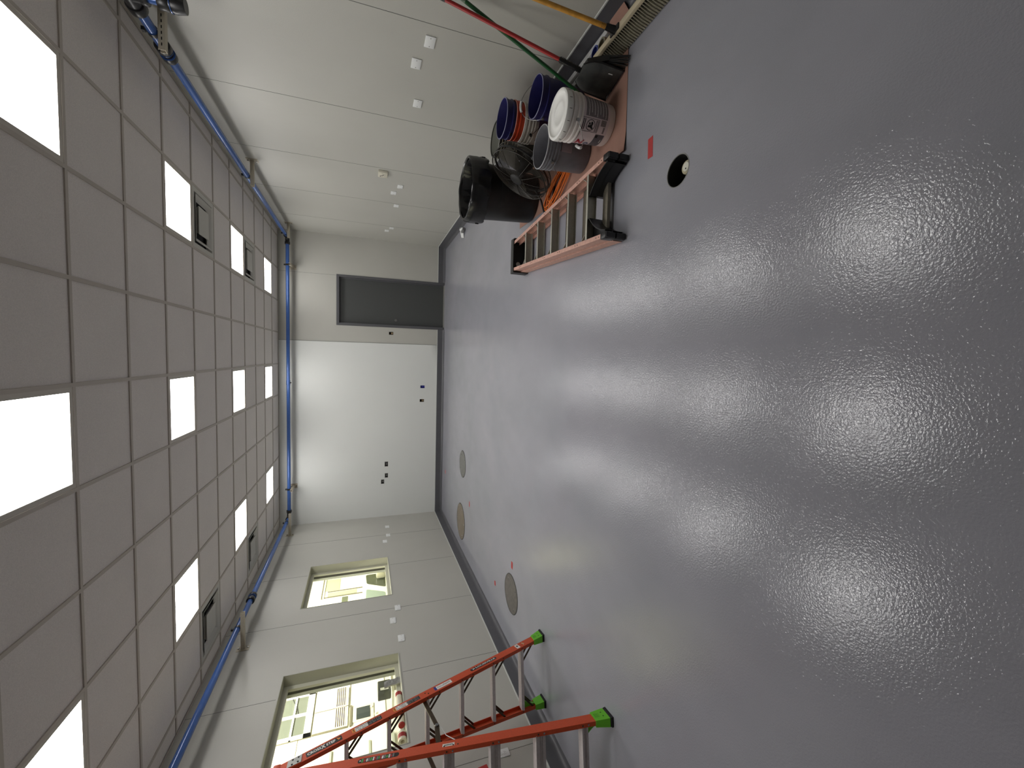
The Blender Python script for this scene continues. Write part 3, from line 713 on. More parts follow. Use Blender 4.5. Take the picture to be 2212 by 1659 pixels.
# doors with louvres
for a, b in ((6.765, 7.16), (6.375, 6.745)):
    mb = MB(); face(mb, a, b, 1.86, 2.345, 0, 0.018); dr = mb.build('louvred_door', M_vw, t)
    mb = MB(); face(mb, a + 0.01, b - 0.0, 1.895, 2.05, 0.018, 0.022, 0)
    for k in range(5): face(mb, a + 0.015, b - 0.005, 1.910 + 0.028 * k, 1.922 + 0.028 * k, 0.022, 0.0235, 1)
    mb.build('louvre', [M_trimc, M_slat], dr)
mb = MB(); face(mb, 6.744, 6.766, 1.86, 2.345, 0.0, 0.012); face(mb, 6.352, 6.376, 1.86, 2.345, 0, 0.012); mb.build('door_gap', M_vl, t)
mb = MB(); face(mb, 6.35, 7.25, 2.354, 2.366, 0, 0.004); face(mb, 6.345, 6.352, 2.36, 2.9, 0, 0.01); face(mb, 6.09, 6.35, 2.525, 2.533, 0, 0.004); face(mb, 6.73, 7.3, 1.83, 1.842, 0, 0.004); mb.build('panel_joint', M_vl, t)
mb = MB(); face(mb, 6.353, 6.73, 1.80, 1.83, 0, 0.03); mb.build('handle_rail', M_vl, t)
mb = MB(); face(mb, 5.2, 7.3, 1.3, 1.8, 0, 0.01)
mb.build('lower_panel', M_vw, t)
mb = MB(); face(mb, 6.40, 6.70, 1.48, 1.79, 0.01, 0.02); pn = mb.build('control_panel', M_trimc, t)
mb = MB(); face(mb, 6.435, 6.652, 1.535, 1.735, 0.02, 0.026); mb.build('screen', mat('screen_slate', (58, 66, 66), 0.3), pn)
mb = MB(); face(mb, 6.46, 6.49, 1.44, 1.46, 0.012, 0.03); face(mb, 6.60, 6.63, 1.50, 1.53, 0.012, 0.03); mb.build('latch', M_vw, t)
mb = MB(); face(mb, 5.0, 6.05, 1.2, 1.24, 0, 0.03); face(mb, 4.5, 6.02, 1.53, 1.56, 0, 0.02); face(mb, 4.5, 6.02, 2.05, 2.08, 0, 0.02); mb.build('side_rail', mat('rail_grey', (170, 176, 160), 0.4), t)
mb = MB(); mb.tube([(-0.9, 2.42, 2.2), (-0.9, 2.5, 2.2)], 0.03, 10); mb.build('marker_lamp', M_orange, t)
# black box stuck on the truck side near the window foot
t = thing('charger_box', 'dark green-grey box with a small white label seen through the near window', 'box', (-4.35, 5.38, 1.30))
mb = MB(); mb.box(-0.06, 0.06, -0.10, 0.10, 0.0, 0.16, bev=0.01); mb.build('box_body', mat('box_dark_green', (46, 50, 42), 0.5), t)
mb = MB(); mb.box(0.0605, 0.062, -0.07, -0.03, 0.03, 0.13); mb.build('label_patch', M_plate, t)
mb = MB(); mb.box(-0.15, 0.15, -0.25, 0.25, -0.03, -0.001); mb.cyl((0, 0, -0.03), (0, 0, -1.32), 0.03, 16); mb.cyl((0, 0, -1.32), (0, 0, -1.30), 0.2, 24)
o = mb.build('pedestal_stand', M_vw); o.location = (-4.35, 5.38, 1.30); tag(o, 'white pedestal stand carrying the dark box outside the near window', 'stand')
# van seen through the far window
def sc(y, z, X=-5.6): return y, z
t = thing('van', 'white van cab with dark side windows outside the far window', 'van', (-5.6, 10.5, 0))
mb = MB()
yy = [(-1.9, 0.45), (-1.9, 1.50), (-1.6, 1.60), (-1.0, 1.66), (0.3, 1.66), (0.75, 1.60), (1.15, 1.25), (1.9, 1.08), (2.1, 0.9), (2.1, 0.45)]
n = len(yy); vs = []
for dx, sh in ((-1.9, 0.06), (-1.8, 0.0), (-0.1, 0.0), (0.0, 0.06)):
    for y_, z_ in yy: vs.append((dx, y_, z_ - (sh if z_ > 1.2 else 0)))
fs = [(r * n + k, r * n + (k + 1) % n, (r + 1) * n + (k + 1) % n, (r + 1) * n + k) for r in range(3) for k in range(n)] + [list(range(n)), list(range(3 * n, 4 * n))]
mb.add(vs, fs); mb.build('cab_body', M_vw, t)
def rquad(mb, pts, d0, d1, mi=0, r=0.06):
    P = []
    m = len(pts)
    for i in range(m):
        p = Vector((pts[i][0], pts[i][1])); a = Vector((pts[i - 1][0], pts[i - 1][1])); b = Vector((pts[(i + 1) % m][0], pts[(i + 1) % m][1]))
        u = (a - p).normalized() * r; v = (b - p).normalized() * r
        for k in range(5):
            s_ = k / 4; P.append(p + u * (1 - s_) ** 2 + v * s_ ** 2)
    vs = [(d0, p.x, p.y) for p in P] + [(d1, p.x, p.y) for p in P]; n = len(P)
    mb.add(vs, [(i, (i + 1) % n, n + (i + 1) % n, n + i) for i in range(n)] + [list(range(n)), list(range(n, 2 * n))], mi)
mb = MB(); rquad(mb, [(-0.07, 1.565), (-0.33, 1.13), (0.36, 1.13), (0.36, 1.585)], -0.01, 0.004); mb.build('front_side_window', mat('tinted_glass', (74, 80, 60), 0.12), t)
mb = MB(); rquad(mb, [(-0.32, 1.575), (-0.55, 1.15), (-0.76, 1.15), (-0.76, 1.59)], -0.01, 0.004); mb.build('rear_side_window', mat('light_glass', (150, 166, 152), 0.12), t)
mb = MB(); mb.box(0.02, 0.16, 0.05, 0.28, 1.13, 1.34, bev=0.04); mb.cyl((0.0, 0.15, 1.16), (0.06, 0.15, 1.18), 0.02, 8); mb.build('side_mirror', mat('mirror_grey', (176, 176, 150), 0.4), t)
for y_ in (-1.2, 1.4): wheel(t, y_, -0.15, 0.36); wheel(t, y_, -1.75, 0.36)
# panelled partition behind the van
t = thing('garage_partition', 'cream panelled partition with frosted panes behind the van outside the far window', 'partition', (-7.9, 14.5, 0))
K = 7.9 / 5.6
def pf(mb, y0, y1, z0, z1, d0, d1, mi=0): mb.box(d0, d1, y0 * K - 14.5, y1 * K - 14.5, 1.64 + (z0 - 1.64) * K, 1.64 + (z1 - 1.64) * K, mi)
mb = MB(); mb.box(-0.1, 0, -2.9, 2.0, 0, 3.9); mb.build('panel', M_vw, t)
mb = MB(); pf(mb, 10.03, 10.95, 2.49, 2.525, 0, 0.06); pf(mb, 10.03, 10.95, 2.55, 2.59, 0, 0.05); mb.build('top_rail', M_trimc, t)
mb = MB(); pf(mb, 10.03, 10.95, 2.525, 2.55, 0, 0.02); pf(mb, 10.292, 10.312, 1.62, 2.43, 0, 0.02); pf(mb, 10.055, 10.075, 1.62, 2.49, 0, 0.02); mb.build('joint', M_vl, t)
M_fr = mat('frosted_pane', (176, 182, 158), 0.3)
mb = MB(); pf(mb, 10.35, 10.87, 2.17, 2.49, 0, 0.012); mb.build('pane', M_fr, t)
mb = MB(); pf(mb, 10.1, 10.26, 1.79, 2.42, 0, 0.012); mb.build('pane', M_fr, t)
mb = MB(); pf(mb, 9.75, 10.0, 1.975, 2.105, 0, 0.012); mb.build('pane', mat('olive_pane', (96, 104, 80), 0.3), t)

# ------------------------------------------------------------------ tall orange stepladder, opened
LC = Vector((-2.891, 2.914, 0)); th = 0.1479
LU = Vector((math.cos(th), math.sin(th), 0)); LV = Vector((-math.sin(th), math.cos(th), 0)); UP = Vector((0, 0, 1))
HU0, HV0, LH, HU1, HV1 = 0.3013, 0.5911, 2.089, 0.1057, 0.05
def lp(s, r, z, du=0, dv=0):
    k = z / LH; return LU * (s * (HU0 + (HU1 - HU0) * k) + du) + LV * (r * (HV0 + (HV1 - HV0) * k) + dv) + UP * z
LAD = thing('stepladder', 'tall orange fibreglass stepladder with green boots standing open by the near window', 'ladder', LC)
RW, RF, RT = 0.0375, 0.015, 0.005
crail = [(RF, -RW), (RF, RW), (-RF, RW), (-RF, RW - RT), (RF - RT, RW - RT), (RF - RT, -RW + RT), (-RF, -RW + RT), (-RF, -RW)]
def raildir(s, r): return (lp(s, r, LH) - lp(s, r, 0)).normalized()
rails = {}
for s in (1, -1):
    for r in (1, -1):
        mb = MB(); mb.prism([(a, b) for a, b in crail], lp(s, r, 0.03), lp(s, r, LH + 0.07), LU * s)
        rails[s, r] = mb.build('rail', M_orange, LAD)
        # boot
        d = raildir(s, r); b0 = lp(s, r, 0.022)
        bt = MB(); p0 = lp(s, r, 0.115); hw, hd = 0.022, 0.044
        def sq(c, a, b): return [c + LU * (x * a) + LV * (y * b) for x, y in ((-1, -1), (1, -1), (1, 1), (-1, 1))]
        vs = sq(p0, hw, hd) + sq(b0, hw + 0.008, hd + 0.010); vs += sq(p0, hw - 0.004, hd - 0.004)
        bt.add(vs, [(0, 1, 5, 4), (1, 2, 6, 5), (2, 3, 7, 6), (3, 0, 4, 7), (7, 6, 5, 4), (0, 1, 9, 8), (1, 2, 10, 9), (2, 3, 11, 10), (3, 0, 8, 11)])
        # window ribs on the outer face
        for k in range(4):
            c = lp(s, r, 0.075 + 0.009 * k) + LU * s * (hw + 0.0035)
            bt.add([c - LV * 0.02 - UP * 0.0015, c + LV * 0.02 - UP * 0.0015, c + LV * 0.02 + UP * 0.0015, c - LV * 0.02 + UP * 0.0015], [(0, 1, 2, 3)], 1)
        for e in (-1, 1):
            c = lp(s, r, 0.052) + LU * s * (hw + 0.0065) + LV * e * 0.018
            bt.add([c + LV * 0.006 * math.cos(q * PI / 5) + UP * 0.006 * math.sin(q * PI / 5) for q in range(10)], [list(range(10))], 1)
        boot = bt.build('boot', [M_green, mat('green_recess', (48, 110, 24), 0.6)], LAD)
        pd = MB(); c0 = lp(s, r, 0.0); 
        vs = sq(c0, hw + 0.011, hd + 0.012) + sq(c0 + UP * 0.012, hw + 0.011, hd + 0.012) + sq(b0, hw + 0.006, hd + 0.008)
        pd.add(vs, [(3, 2, 1, 0), (0, 1, 5, 4), (1, 2, 6, 5), (2, 3, 7, 6), (3, 0, 4, 7), (4, 5, 9, 8), (5, 6, 10, 9), (6, 7, 11, 10), (7, 4, 8, 11), (8, 9, 10, 11)])
        pd.build('rubber_pad', M_blackm, boot)
# steps
def step(r, z, dep, mname, hgt=0.028):
    k = z / LH; L = HU0 + (HU1 - HU0) * k - RF + 0.004
    c = LV * (r * (HV0 + (HV1 - HV0) * k)) + UP * z
    D = dep / 2
    H2 = hgt / 2
    if r < 0:      # deep ribbed channel, ribs on the outer face
        e = H2 * 0.42
        prof = [(-D, -H2), (-D, -e), (-D + 0.007, -e + 0.003), (-D + 0.007, -0.003), (-D + 0.002, 0), (-D + 0.007, 0.003), (-D + 0.007, e - 0.003), (-D, e), (-D, H2),
                (D, H2), (D, H2 - 0.004), (-D + 0.013, H2 - 0.004), (-D + 0.013, -H2 + 0.004), (D, -H2 + 0.004), (D, -H2)]
    else:
        prof = [(-D, -H2), (-D, H2)]; q_ = -D + 0.006
        while q_ < D - 0.01: prof += [(q_, H2), (q_ + 0.002, H2 - 0.002), (q_ + 0.005, H2 - 0.002), (q_ + 0.007, H2)]; q_ += 0.012
        prof += [(D, H2), (D, -H2), (D - 0.003, -H2), (D - 0.003, H2 - 0.011), (-D + 0.003, H2 - 0.011), (-D + 0.003, -H2)]
    n = len(prof); vs = [c - LU * L + LV * a + UP * b for a, b in prof] + [c + LU * L + LV * a + UP * b for a, b in prof]
    mb = MB(); mb.add(vs, [(i, (i + 1) % n, n + (i + 1) % n, n + i) for i in range(n)])
    return mb.build('step', M_alu_dull, LAD)
rivet_src = None
def rivet(p, nrm, r=0.0055, m=None, par=None):
    mb = MB(); n = Vector(nrm).normalized(); p = Vector(p); mb.tube([p - n * 0.002, p + n * 0.0015, p + n * 0.0028], [r, r, r * 0.5], 10)
    return mb.build('rivet', m or M_bronze, par or LAD)
fz = [0.25 + 0.30 * k for k in range(6)]; rz = [0.185 + 0.302 * k for k in range(6)]
for z in fz:
    st = step(1, z, 0.078, '')
    for s in (1, -1):
        for e in (-1, 1):       # two flat braces under each tread at each side
            a = lp(s, 1, z - 0.115) + LU * (-s * RF * 0.6) + LV * e * 0.030
            b = lp(s, 1, z - 0.012) + LU * (-s * 0.115) + LV * e * 0.030
            mb = MB(); mb.prism([(-0.0015, -0.008), (0.0015, -0.008), (0.0015, 0.008), (-0.0015, 0.008)], a, b, LV); mb.build('brace', M_bronze, LAD)
    rivet(lp(1, 1, z) - LV * (RW + 0.001), -LV); rivet(lp(1, 1, z - 0.10) - LV * (RW + 0.001), -LV)
    rivet(lp(-1, 1, z) - LV * (RW + 0.001), -LV)
for z in rz:
    step(-1, z, 0.062, '', 0.070 if z > 0.3 else 0.046)
    for dz in (0.018, -0.02): rivet(lp(1, -1, z + dz) - LV * (RW + 0.001), -LV, 0.0065, M_bronze if dz > 0 else M_chrome)
for z in (1.03, 1.06, 1.12): rivet(lp(1, -1, z) - LV * (RW + 0.001) * 0.2 + LU * RF, LU)
for z in (1.165, 1.14): rivet(lp(1, 1, z) + LU * (RF + 0.001) + LV * (0.01 if z > 1.15 else -0.012), LU)
# green curved gussets between rail and lowest rear step, and on the far foot
for s, r, z in ((1, -1, rz[0]), (-1, -1, rz[0]), (-1, 1, fz[0])):
    mb = MB(); P = []
    A = lp(s, r, z - 0.02) + LU * (-s * 0.085); B = lp(s, r, 0.06) + LU * (-s * 0.012); Cn = lp(s, r, z - 0.02) + LU * (-s * 0.014)
    P = [Cn, A]
    for k in range(1, 9):
        u = k / 9; P.append(A * (1 - u) ** 2 + (lp(s, r, z - 0.06) + LU * (-s * 0.028)) * 2 * u * (1 - u) + B * u * u)
    P.append(B); n = len(P); off = LV * 0.012
    mb.add([p - off for p in P] + [p + off for p in P], [list(range(n))[::-1], list(range(n, 2 * n))] + [(i, (i + 1) % n, n + (i + 1) % n, n + i) for i in range(n)])
    mb.build('gusset', M_green, LAD)
# spreaders
for s in (1, -1):
    a = lp(s, 1, 1.18) + LU * (-s * 0.02) - LV * 0.02; b = lp(s, -1, 1.15) + LU * (-s * 0.02) + LV * 0.02; m_ = a * 0.42 + b * 0.58 - UP * 0.035
    for p, q, w_ in ((a, m_, 0.013), (m_, b, 0.016)):
        mb = MB(); mb.prism([(-0.002, -w_), (0.002, -w_), (0.002, w_), (-0.002, w_)], p, q, LU); mb.prism([(-0.009, -0.002), (0.009, -0.002), (0.009, 0.002), (-0.009, 0.002)], p - UP * w_, q - UP * w_, LU)
        mb.build('spreader', M_bronze, LAD)
    mb = MB(); mb.tube([m_ - LU * 0.012, m_ + LU * 0.012], 0.014, 12); mb.build('spreader_hinge', M_chrome, LAD)
    mb = MB(); mb.tube([m_ - UP * 0.02, m_ * 0.5 + b * 0.5 - UP * 0.06, b - UP * 0.16, b - UP * 0.20 + LU * 0.02], 0.0028, 6); mb.build('pull_cord', M_plate, LAD)
# top plates and cap
for s in (1, -1):
    for r in (1, -1):
        mb = MB()
        P = [lp(s, r, z) + LU * s * (RF + 0.0015) + LV * e for z, e in ((2.035, -0.036), (2.035, 0.036), (2.12, 0.030), (2.12, -0.030))]
        mb.add(P + [p + LU * s * 0.002 for p in P], [(0, 1, 2, 3), (4, 5, 6, 7), (0, 1, 5, 4), (1, 2, 6, 5), (2, 3, 7, 6), (3, 0, 4, 7)]); mb.build('top_plate', M_alu, LAD)
for z, e in ((2.055, -0.02), (2.055, 0.02), (2.09, -0.02), (2.09, 0.02)): rivet(lp(1, 1, z) + LU * (RF + 0.004) + LV * e, LU, 0.006, M_blackm)
mb = MB(); mb.box(-0.118, 0.118, -0.08, 0.08, LH + 0.07, LH + 0.12, bev=0.01, M=Matrix.Rotation(th, 4, 'Z')); mb.build('top_cap', M_orange, LAD)
# stickers and lettering on the near side rails
def onrail(s, r, z, extra=0.0008):
    d = raildir(s, r); return basis(lp(s, r, z) + LU * s * (RF + extra), -d, LV)
def rrect(w_, h, rad=0.0, n=6):
    if rad <= 0: return [(-w_ / 2, -h / 2), (w_ / 2, -h / 2), (w_ / 2, h / 2), (-w_ / 2, h / 2)]
    P = []
    for cx_, cy_, a0 in ((w_ / 2 - rad, -h / 2 + rad, -PI / 2), (w_ / 2 - rad, h / 2 - rad, 0), (-w_ / 2 + rad, h / 2 - rad, PI / 2), (-w_ / 2 + rad, -h / 2 + rad, PI)):
        for k in range(n + 1): P.append((cx_ + rad * math.cos(a0 + PI / 2 * k / n), cy_ + rad * math.sin(a0 + PI / 2 * k / n)))
    return P
def patch(mb, M, w_, h, mi=0, cx_=0, cy_=0, zz=0.0, rad=0.0):
    P = rrect(w_, h, rad); mb.add([(a + cx_, b + cy_, zz) for a, b in P], [list(range(len(P)))], mi, False, M)
M_sb = mat('sticker_black', (18, 18, 18), 0.35); M_sw = mat('sticker_white', (226, 226, 220), 0.4); M_so = mat('sticker_orange', (228, 140, 50), 0.4)
M_sg = mat('sticker_green', (70, 150, 70), 0.4); M_sblue = mat('sticker_blue', (30, 40, 130), 0.4); M_sred = mat('sticker_red', (170, 40, 44), 0.4); M_sgrey = mat('sticker_grey', (120, 120, 120), 0.5)
SM = [M_sb, M_sw, M_so, M_sg, M_sblue, M_sred, M_sgrey]
# 1: CROSSXSTEP
mb = MB(); M = onrail(1, 1, 1.895); patch(mb, M, 0.235, 0.046, 0)
text_mb('CROSS', 0.033, mb, M @ Matrix.Translation((-0.0655, 0, 0.0008)), 1, 0.0010, 0.088)
text_mb('X', 0.050, mb, M @ Matrix.Translation((-0.007, 0, 0.0008)), 1, 0.002, 0.030)
text_mb('STEP', 0.033, mb, M @ Matrix.Translation((0.043, 0, 0.0008)), 1, 0.0010, 0.062)
mb.add([(0.082, 0.016, 0.0008), (0.112, 0.004, 0.0008), (0.090, -0.016, 0.0008), (0.094, -0.004, 0.0008), (0.086, 0.004, 0.0008)], [(0, 4, 3, 1), (3, 2, 1)], 2, False, M)
o = mb.build('sticker', SM, rails[1, 1]); o['label'] = 'black sticker reading CROSSXSTEP'
# 2, 3: warning strips
def warn(z, L):
    mb = MB(); M = onrail(1, 1, z); patch(mb, M, L, 0.044, 0)
    patch(mb, M, 0.022, 0.044, 2, -L / 2 + 0.011, 0, 0.0004); patch(mb, M, 0.010, 0.012, 0, -L / 2 + 0.011, 0.008, 0.0008); patch(mb, M, 0.012, 0.006, 0, -L / 2 + 0.011, -0.010, 0.0008)
    patch(mb, M, L * 0.42, 0.044, 1, -L / 2 + 0.022 + L * 0.21, 0, 0.0004)
    x = -L / 2 + 0.028; k = 0
    while x < L / 2 - 0.008:
        w_ = 0.002 + 0.003 * random.random(); inw = x < -L / 2 + 0.022 + L * 0.42
        for yy_ in (-0.011, 0.011):
            if random.random() < 0.85: patch(mb, M, w_, 0.012 + 0.006 * random.random(), 6 if inw else 6, x, yy_ + 0.003 * (random.random() - 0.5), 0.0008)
        x += w_ + 0.002 + 0.002 * random.random()
    return mb.build('sticker', SM, rails[1, 1])
warn(1.61, 0.215); warn(1.315, 0.215)
# 4: white label with blue end
mb = MB(); M = onrail(1, 1, 1.015); patch(mb, M, 0.155, 0.044, 1); patch(mb, M, 0.020, 0.044, 4, -0.0675, 0, 0.0004)
for k in range(22):
    patch(mb, M, 0.0028, 0.006 + 0.012 * random.random(), 6 if k % 3 else 0, -0.045 + 0.005 * k, -0.006 + 0.012 * random.random(), 0.0008)
mb.build('sticker', SM, rails[1, 1])
# 5: LOUISVILLE
mb = MB(); M = onrail(1, 1, 0.637); patch(mb, M, 0.262, 0.034, 0, rad=0.016)
text_mb('LOUISVILLE', 0.024, mb, M @ Matrix.Translation((0.018, 0, 0.0008)), 1, 0.0007, 0.195)
mb.add([(-0.122, 0.012, 0.0008), (-0.112, -0.012, 0.0008), (-0.084, 0.002, 0.0008), (-0.104, 0.002, 0.0008)], [(0, 3, 2), (3, 1, 2)], 1, False, M)
o = mb.build('sticker', SM, rails[1, 1]); o['label'] = 'black sticker reading LOUISVILLE'
# 6: small tag, paint flecks
mb = MB(); M = onrail(1, 1, 0.285); patch(mb, M, 0.036, 0.062, 1); patch(mb, M, 0.016, 0.022, 0, 0, 0.004, 0.0005); mb.build('sticker', SM, rails[1, 1])
mb = MB(); M = onrail(1, 1, 0.225)
for a, b, c, d in ((0, 0.012, 0.012, 0.018), (0.004, -0.004, 0.008, 0.012), (-0.003, -0.016, 0.006, 0.009), (0.010, 0.0, 0.008, 0.008)): patch(mb, M, c, d, 0, a, b)
mb.build('paint_mark', mat('cream_paint', (206, 190, 150), 0.6), rails[1, 1])
# rear rail stickers
mb = MB(); M = onrail(1, -1, 1.54); patch(mb, M, 0.27, 0.034, 0, rad=0.015)
x = -0.105
for k in range(16):
    w_ = 0.008 + 0.006 * random.random(); patch(mb, M, w_, 0.020 + 0.010 * random.random(), [3, 5, 1, 6, 3, 1, 5, 6][k % 8], x, 0.003 * (random.random() - 0.5), 0.0006); x += w_ + 0.003
mb.add([(-0.124, -0.006, 0.0008), (-0.112, 0.0, 0.0008), (-0.124, 0.008, 0.0008)], [(0, 1, 2)], 1, False, M)
o = mb.build('sticker', SM, rails[1, -1]); o['label'] = 'black sticker with green, red and white marks'
mb = MB(); M = onrail(1, -1, 1.09); patch(mb, M, 0.082, 0.024, 1)
for k in range(8): patch(mb, M, 0.005, 0.009, 0, -0.026 + 0.0075 * k, 0, 0.0005)
mb.build('sticker', SM, rails[1, -1])

# ------------------------------------------------------------------ folded pink stepladder lying on the floor
PX, PY0, PY1 = 1.083, 2.455, 4.24
PL = thing('folded_stepladder', 'faded pink fibreglass stepladder folded flat on the floor in front of the trash can', 'ladder', (PX, 0, 0))
def pw(y): return 0.258 - 0.0655 * (y - 2.40)
prail = [(RF, -0.035), (RF, 0.035), (-RF, 0.035), (-RF, 0.031), (RF - 0.004, 0.031), (RF - 0.004, -0.031), (-RF, -0.031), (-RF, -0.035)]
Z1, Z0 = 0.121, 0.041
for s in (1, -1):
    for zc, ins in ((Z1, 0), (Z0, -0.010)):
        p0 = Vector((s * (pw(PY0) - ins), PY0, zc)); p1 = Vector((s * (pw(PY1) - ins), PY1, zc))
        mb = MB(); mb.prism(prail, p0, p1, (s, 0, 0)); rl = mb.build('rail', M_pink, PL)
        if zc == Z1:
            for k in range(6):
                yv = 2.52 + 0.30 * k
                for dy in (-0.012, 0.022):
                    p = Vector((s * pw(yv + dy), yv + dy, zc + 0.035)); rivet(p, (0, 0, 1), 0.004, M_bronze, rl)
for k in range(5):
    y = 2.69 + 0.30 * k; hw = pw(y) - 0.01
    mb = MB(); mb.box(-hw, hw, y, y + 0.003, 0.088, 0.155); mb.box(-hw, hw, y - 0.018, y + 0.003, 0.152, 0.156); mb.box(-hw, hw, y - 0.018, y + 0.003, 0.086, 0.089)
    for q_ in range(4): mb.box(-hw, hw, y + 0.003, y + 0.0045, 0.098 + 0.014 * q_, 0.103 + 0.014 * q_)
    mb.build('step', mat('tread_aluminium', (186, 184, 172), 0.4, 0.55, noise=(50, 0.08)), PL)
    for s in (1, -1):
        a = Vector((s * (hw - 0.002), y + 0.07, 0.150)); b = Vector((s * (hw - 0.045), y + 0.008, 0.150))
        mb = MB(); mb.prism([(-0.012, -0.0015), (0.006, -0.0015), (0.006, 0.0015), (-0.012, 0.0015)], a, b, (0, 0, 1)); mb.build('brace', MATS['tread_aluminium'], PL)
for k in range(6):
    y = 2.58 + 0.29 * k; hw = pw(y) - 0.014
    mb = MB(); mb.prism([(-0.03, -0.012), (0.03, -0.012), (0.03, 0.012), (0.012, 0.016), (-0.012, 0.016), (-0.03, 0.012)], (-hw, y + 0.03, 0.04), (hw, y + 0.03, 0.04), (0, 1, 0)); mb.build('rear_bar', mat('rear_bar_metal', (128, 122, 108), 0.42, 0.6, noise=(40, 0.1)), PL)
# cap
mb = MB(); cw = 0.178
mb.box(-cw, cw, PY1 + 0.035, PY1 + 0.05, 0.0, 0.165, bev=0.004); mb.box(-cw, cw, PY1 - 0.03, PY1 + 0.045, 0.158, 0.166); mb.box(-cw, cw, PY1 - 0.03, PY1 + 0.045, 0.0, 0.006)
for s in (1, -1): mb.box(s * cw, s * (cw - 0.008), PY1 - 0.05, PY1 + 0.045, 0.0, 0.165)
cap = mb.build('top_cap', mat('cap_black', (34, 34, 34), 0.5), PL)
mb = MB(); Mx = Matrix.Translation((-0.07, PY1 + 0.0345, 0.085)) @ Matrix.Rotation(PI / 2, 4, 'X'); mb.lathe([(0, 0.0015), (0.022, 0.0015), (0.024, 0)], 24, 0, Mx)  # pale disc: light through the cap hole, put into the colour
o = mb.build('cap_hole_light', mat('hole_light_pale', (238, 238, 234), 0.5), cap); o['label'] = 'pale disc painted as light through the round hole in the black cap'
# feet and black corner braces
for s in (1, -1):
    for zc in (Z1, Z0):
        c = s * (pw(PY0) + 0.0)
        mb = MB(); mb.box(c - 0.021, c + 0.021, PY0 - 0.034, PY0 + 0.03, zc - 0.039, zc + 0.038, bev=0.006); mb.box(c - 0.017, c + 0.017, PY0 - 0.042, PY0 - 0.033, zc - 0.034, zc + 0.034)
        mb.build('foot', M_black, PL)
    mb = MB(); y1 = 2.69; x0 = s * (pw(PY0) - 0.016); x1 = s * (pw(y1) - 0.16)
    P = [(x0, PY0 - 0.01), (x0 - s * 0.02, PY0 - 0.015)]
    for k in range(8):
        u = k / 7; P.append(((x0 - s * 0.02) * (1 - u) ** 2 + (x0 - s * 0.05) * 2 * u * (1 - u) + x1 * u * u, (PY0 - 0.015) * (1 - u) ** 2 + 2 * u * (1 - u) * (y1 - 0.12) + (y1 - 0.035) * u * u))
    P += [(x1, y1 - 0.005), (s * (pw(y1) - 0.02), y1 - 0.005)]; n = len(P)
    for z0, z1 in ((0.088, 0.095), (0.015, 0.022)):
        mb.add([(a, b, z0) for a, b in P] + [(a, b, z1) for a, b in P], [list(range(n))[::-1], list(range(n, 2 * n))] + [(i, (i + 1) % n, n + (i + 1) % n, n + i) for i in range(n)])
    # curved wall along the free edge
    vs = [(a, b, 0.012) for a, b in P[1:11]] + [(a, b, 0.150) for a, b in P[1:11]]
    vs += [(a + s * 0.006, b + 0.003, 0.012) for a, b in P[1:11]] + [(a + s * 0.006, b + 0.003, 0.150) for a, b in P[1:11]]
    m = 10; fs = [(i, i + 1, m + i + 1, m + i) for i in range(m - 1)] + [(2 * m + i, 2 * m + i + 1, 3 * m + i + 1, 3 * m + i) for i in range(m - 1)] + [(m + i, m + i + 1, 3 * m + i + 1, 3 * m + i) for i in range(m - 1)]
    mb.add(vs, fs)
    mb.build('corner_brace', M_black, PL)

# ------------------------------------------------------------------ paper sheet under the pile
mb = MB(); nx, ny = 24, 48; vs = []
x0, x1, y0, y1 = 1.405, 2.352, 2.462, 4.47
for i in range(ny + 1):
    for j in range(nx + 1):
        u, v = j / nx, i / ny; xe = x1 - 0.062 * min(1, max(0, (y0 + (y1 - y0) * v - 2.66) / 0.06)); x = x0 + (xe - x0) * u + 0.05 * v * (1 - u); y = y0 + (y1 - y0) * v + 0.02 * u
        z = 0.0035 + 0.0015 * math.sin(x * 9 + y * 3) + 0.001 * math.sin(y * 13)
        if x > 2.29: z += (x - 2.29) ** 2 * 9 + (x - 2.29) * 0.15
        e = min(u, v) * 20
        if u < 0.12 and v < 0.05: z += 0.012 * (0.12 - u) / 0.12
        vs.append((x, y, z))
fs = [(i * (nx + 1) + j, i * (nx + 1) + j + 1, (i + 1) * (nx + 1) + j + 1, (i + 1) * (nx + 1) + j) for i in range(ny) for j in range(nx)]
b_ = len(vs); vs += [(x, y, z - 0.0012) for x, y, z in vs]; fs += [tuple(k + b_ for k in f)[::-1] for f in fs]
edge = [j for j in range(nx + 1)] + [i * (nx + 1) + nx for i in range(1, ny + 1)] + [ny * (nx + 1) + j for j in range(nx - 1, -1, -1)] + [i * (nx + 1) for i in range(ny - 1, 0, -1)]
for k in range(len(edge)): a, b = edge[k], edge[(k + 1) % len(edge)]; fs.append((a, b, b + b_, a + b_))
mb.add(vs, fs, 0, True); tag(mb.build('floor_paper', M_paper), 'reddish brown rosin paper sheet on the floor under the buckets', 'paper')
PZ0 = 0.006

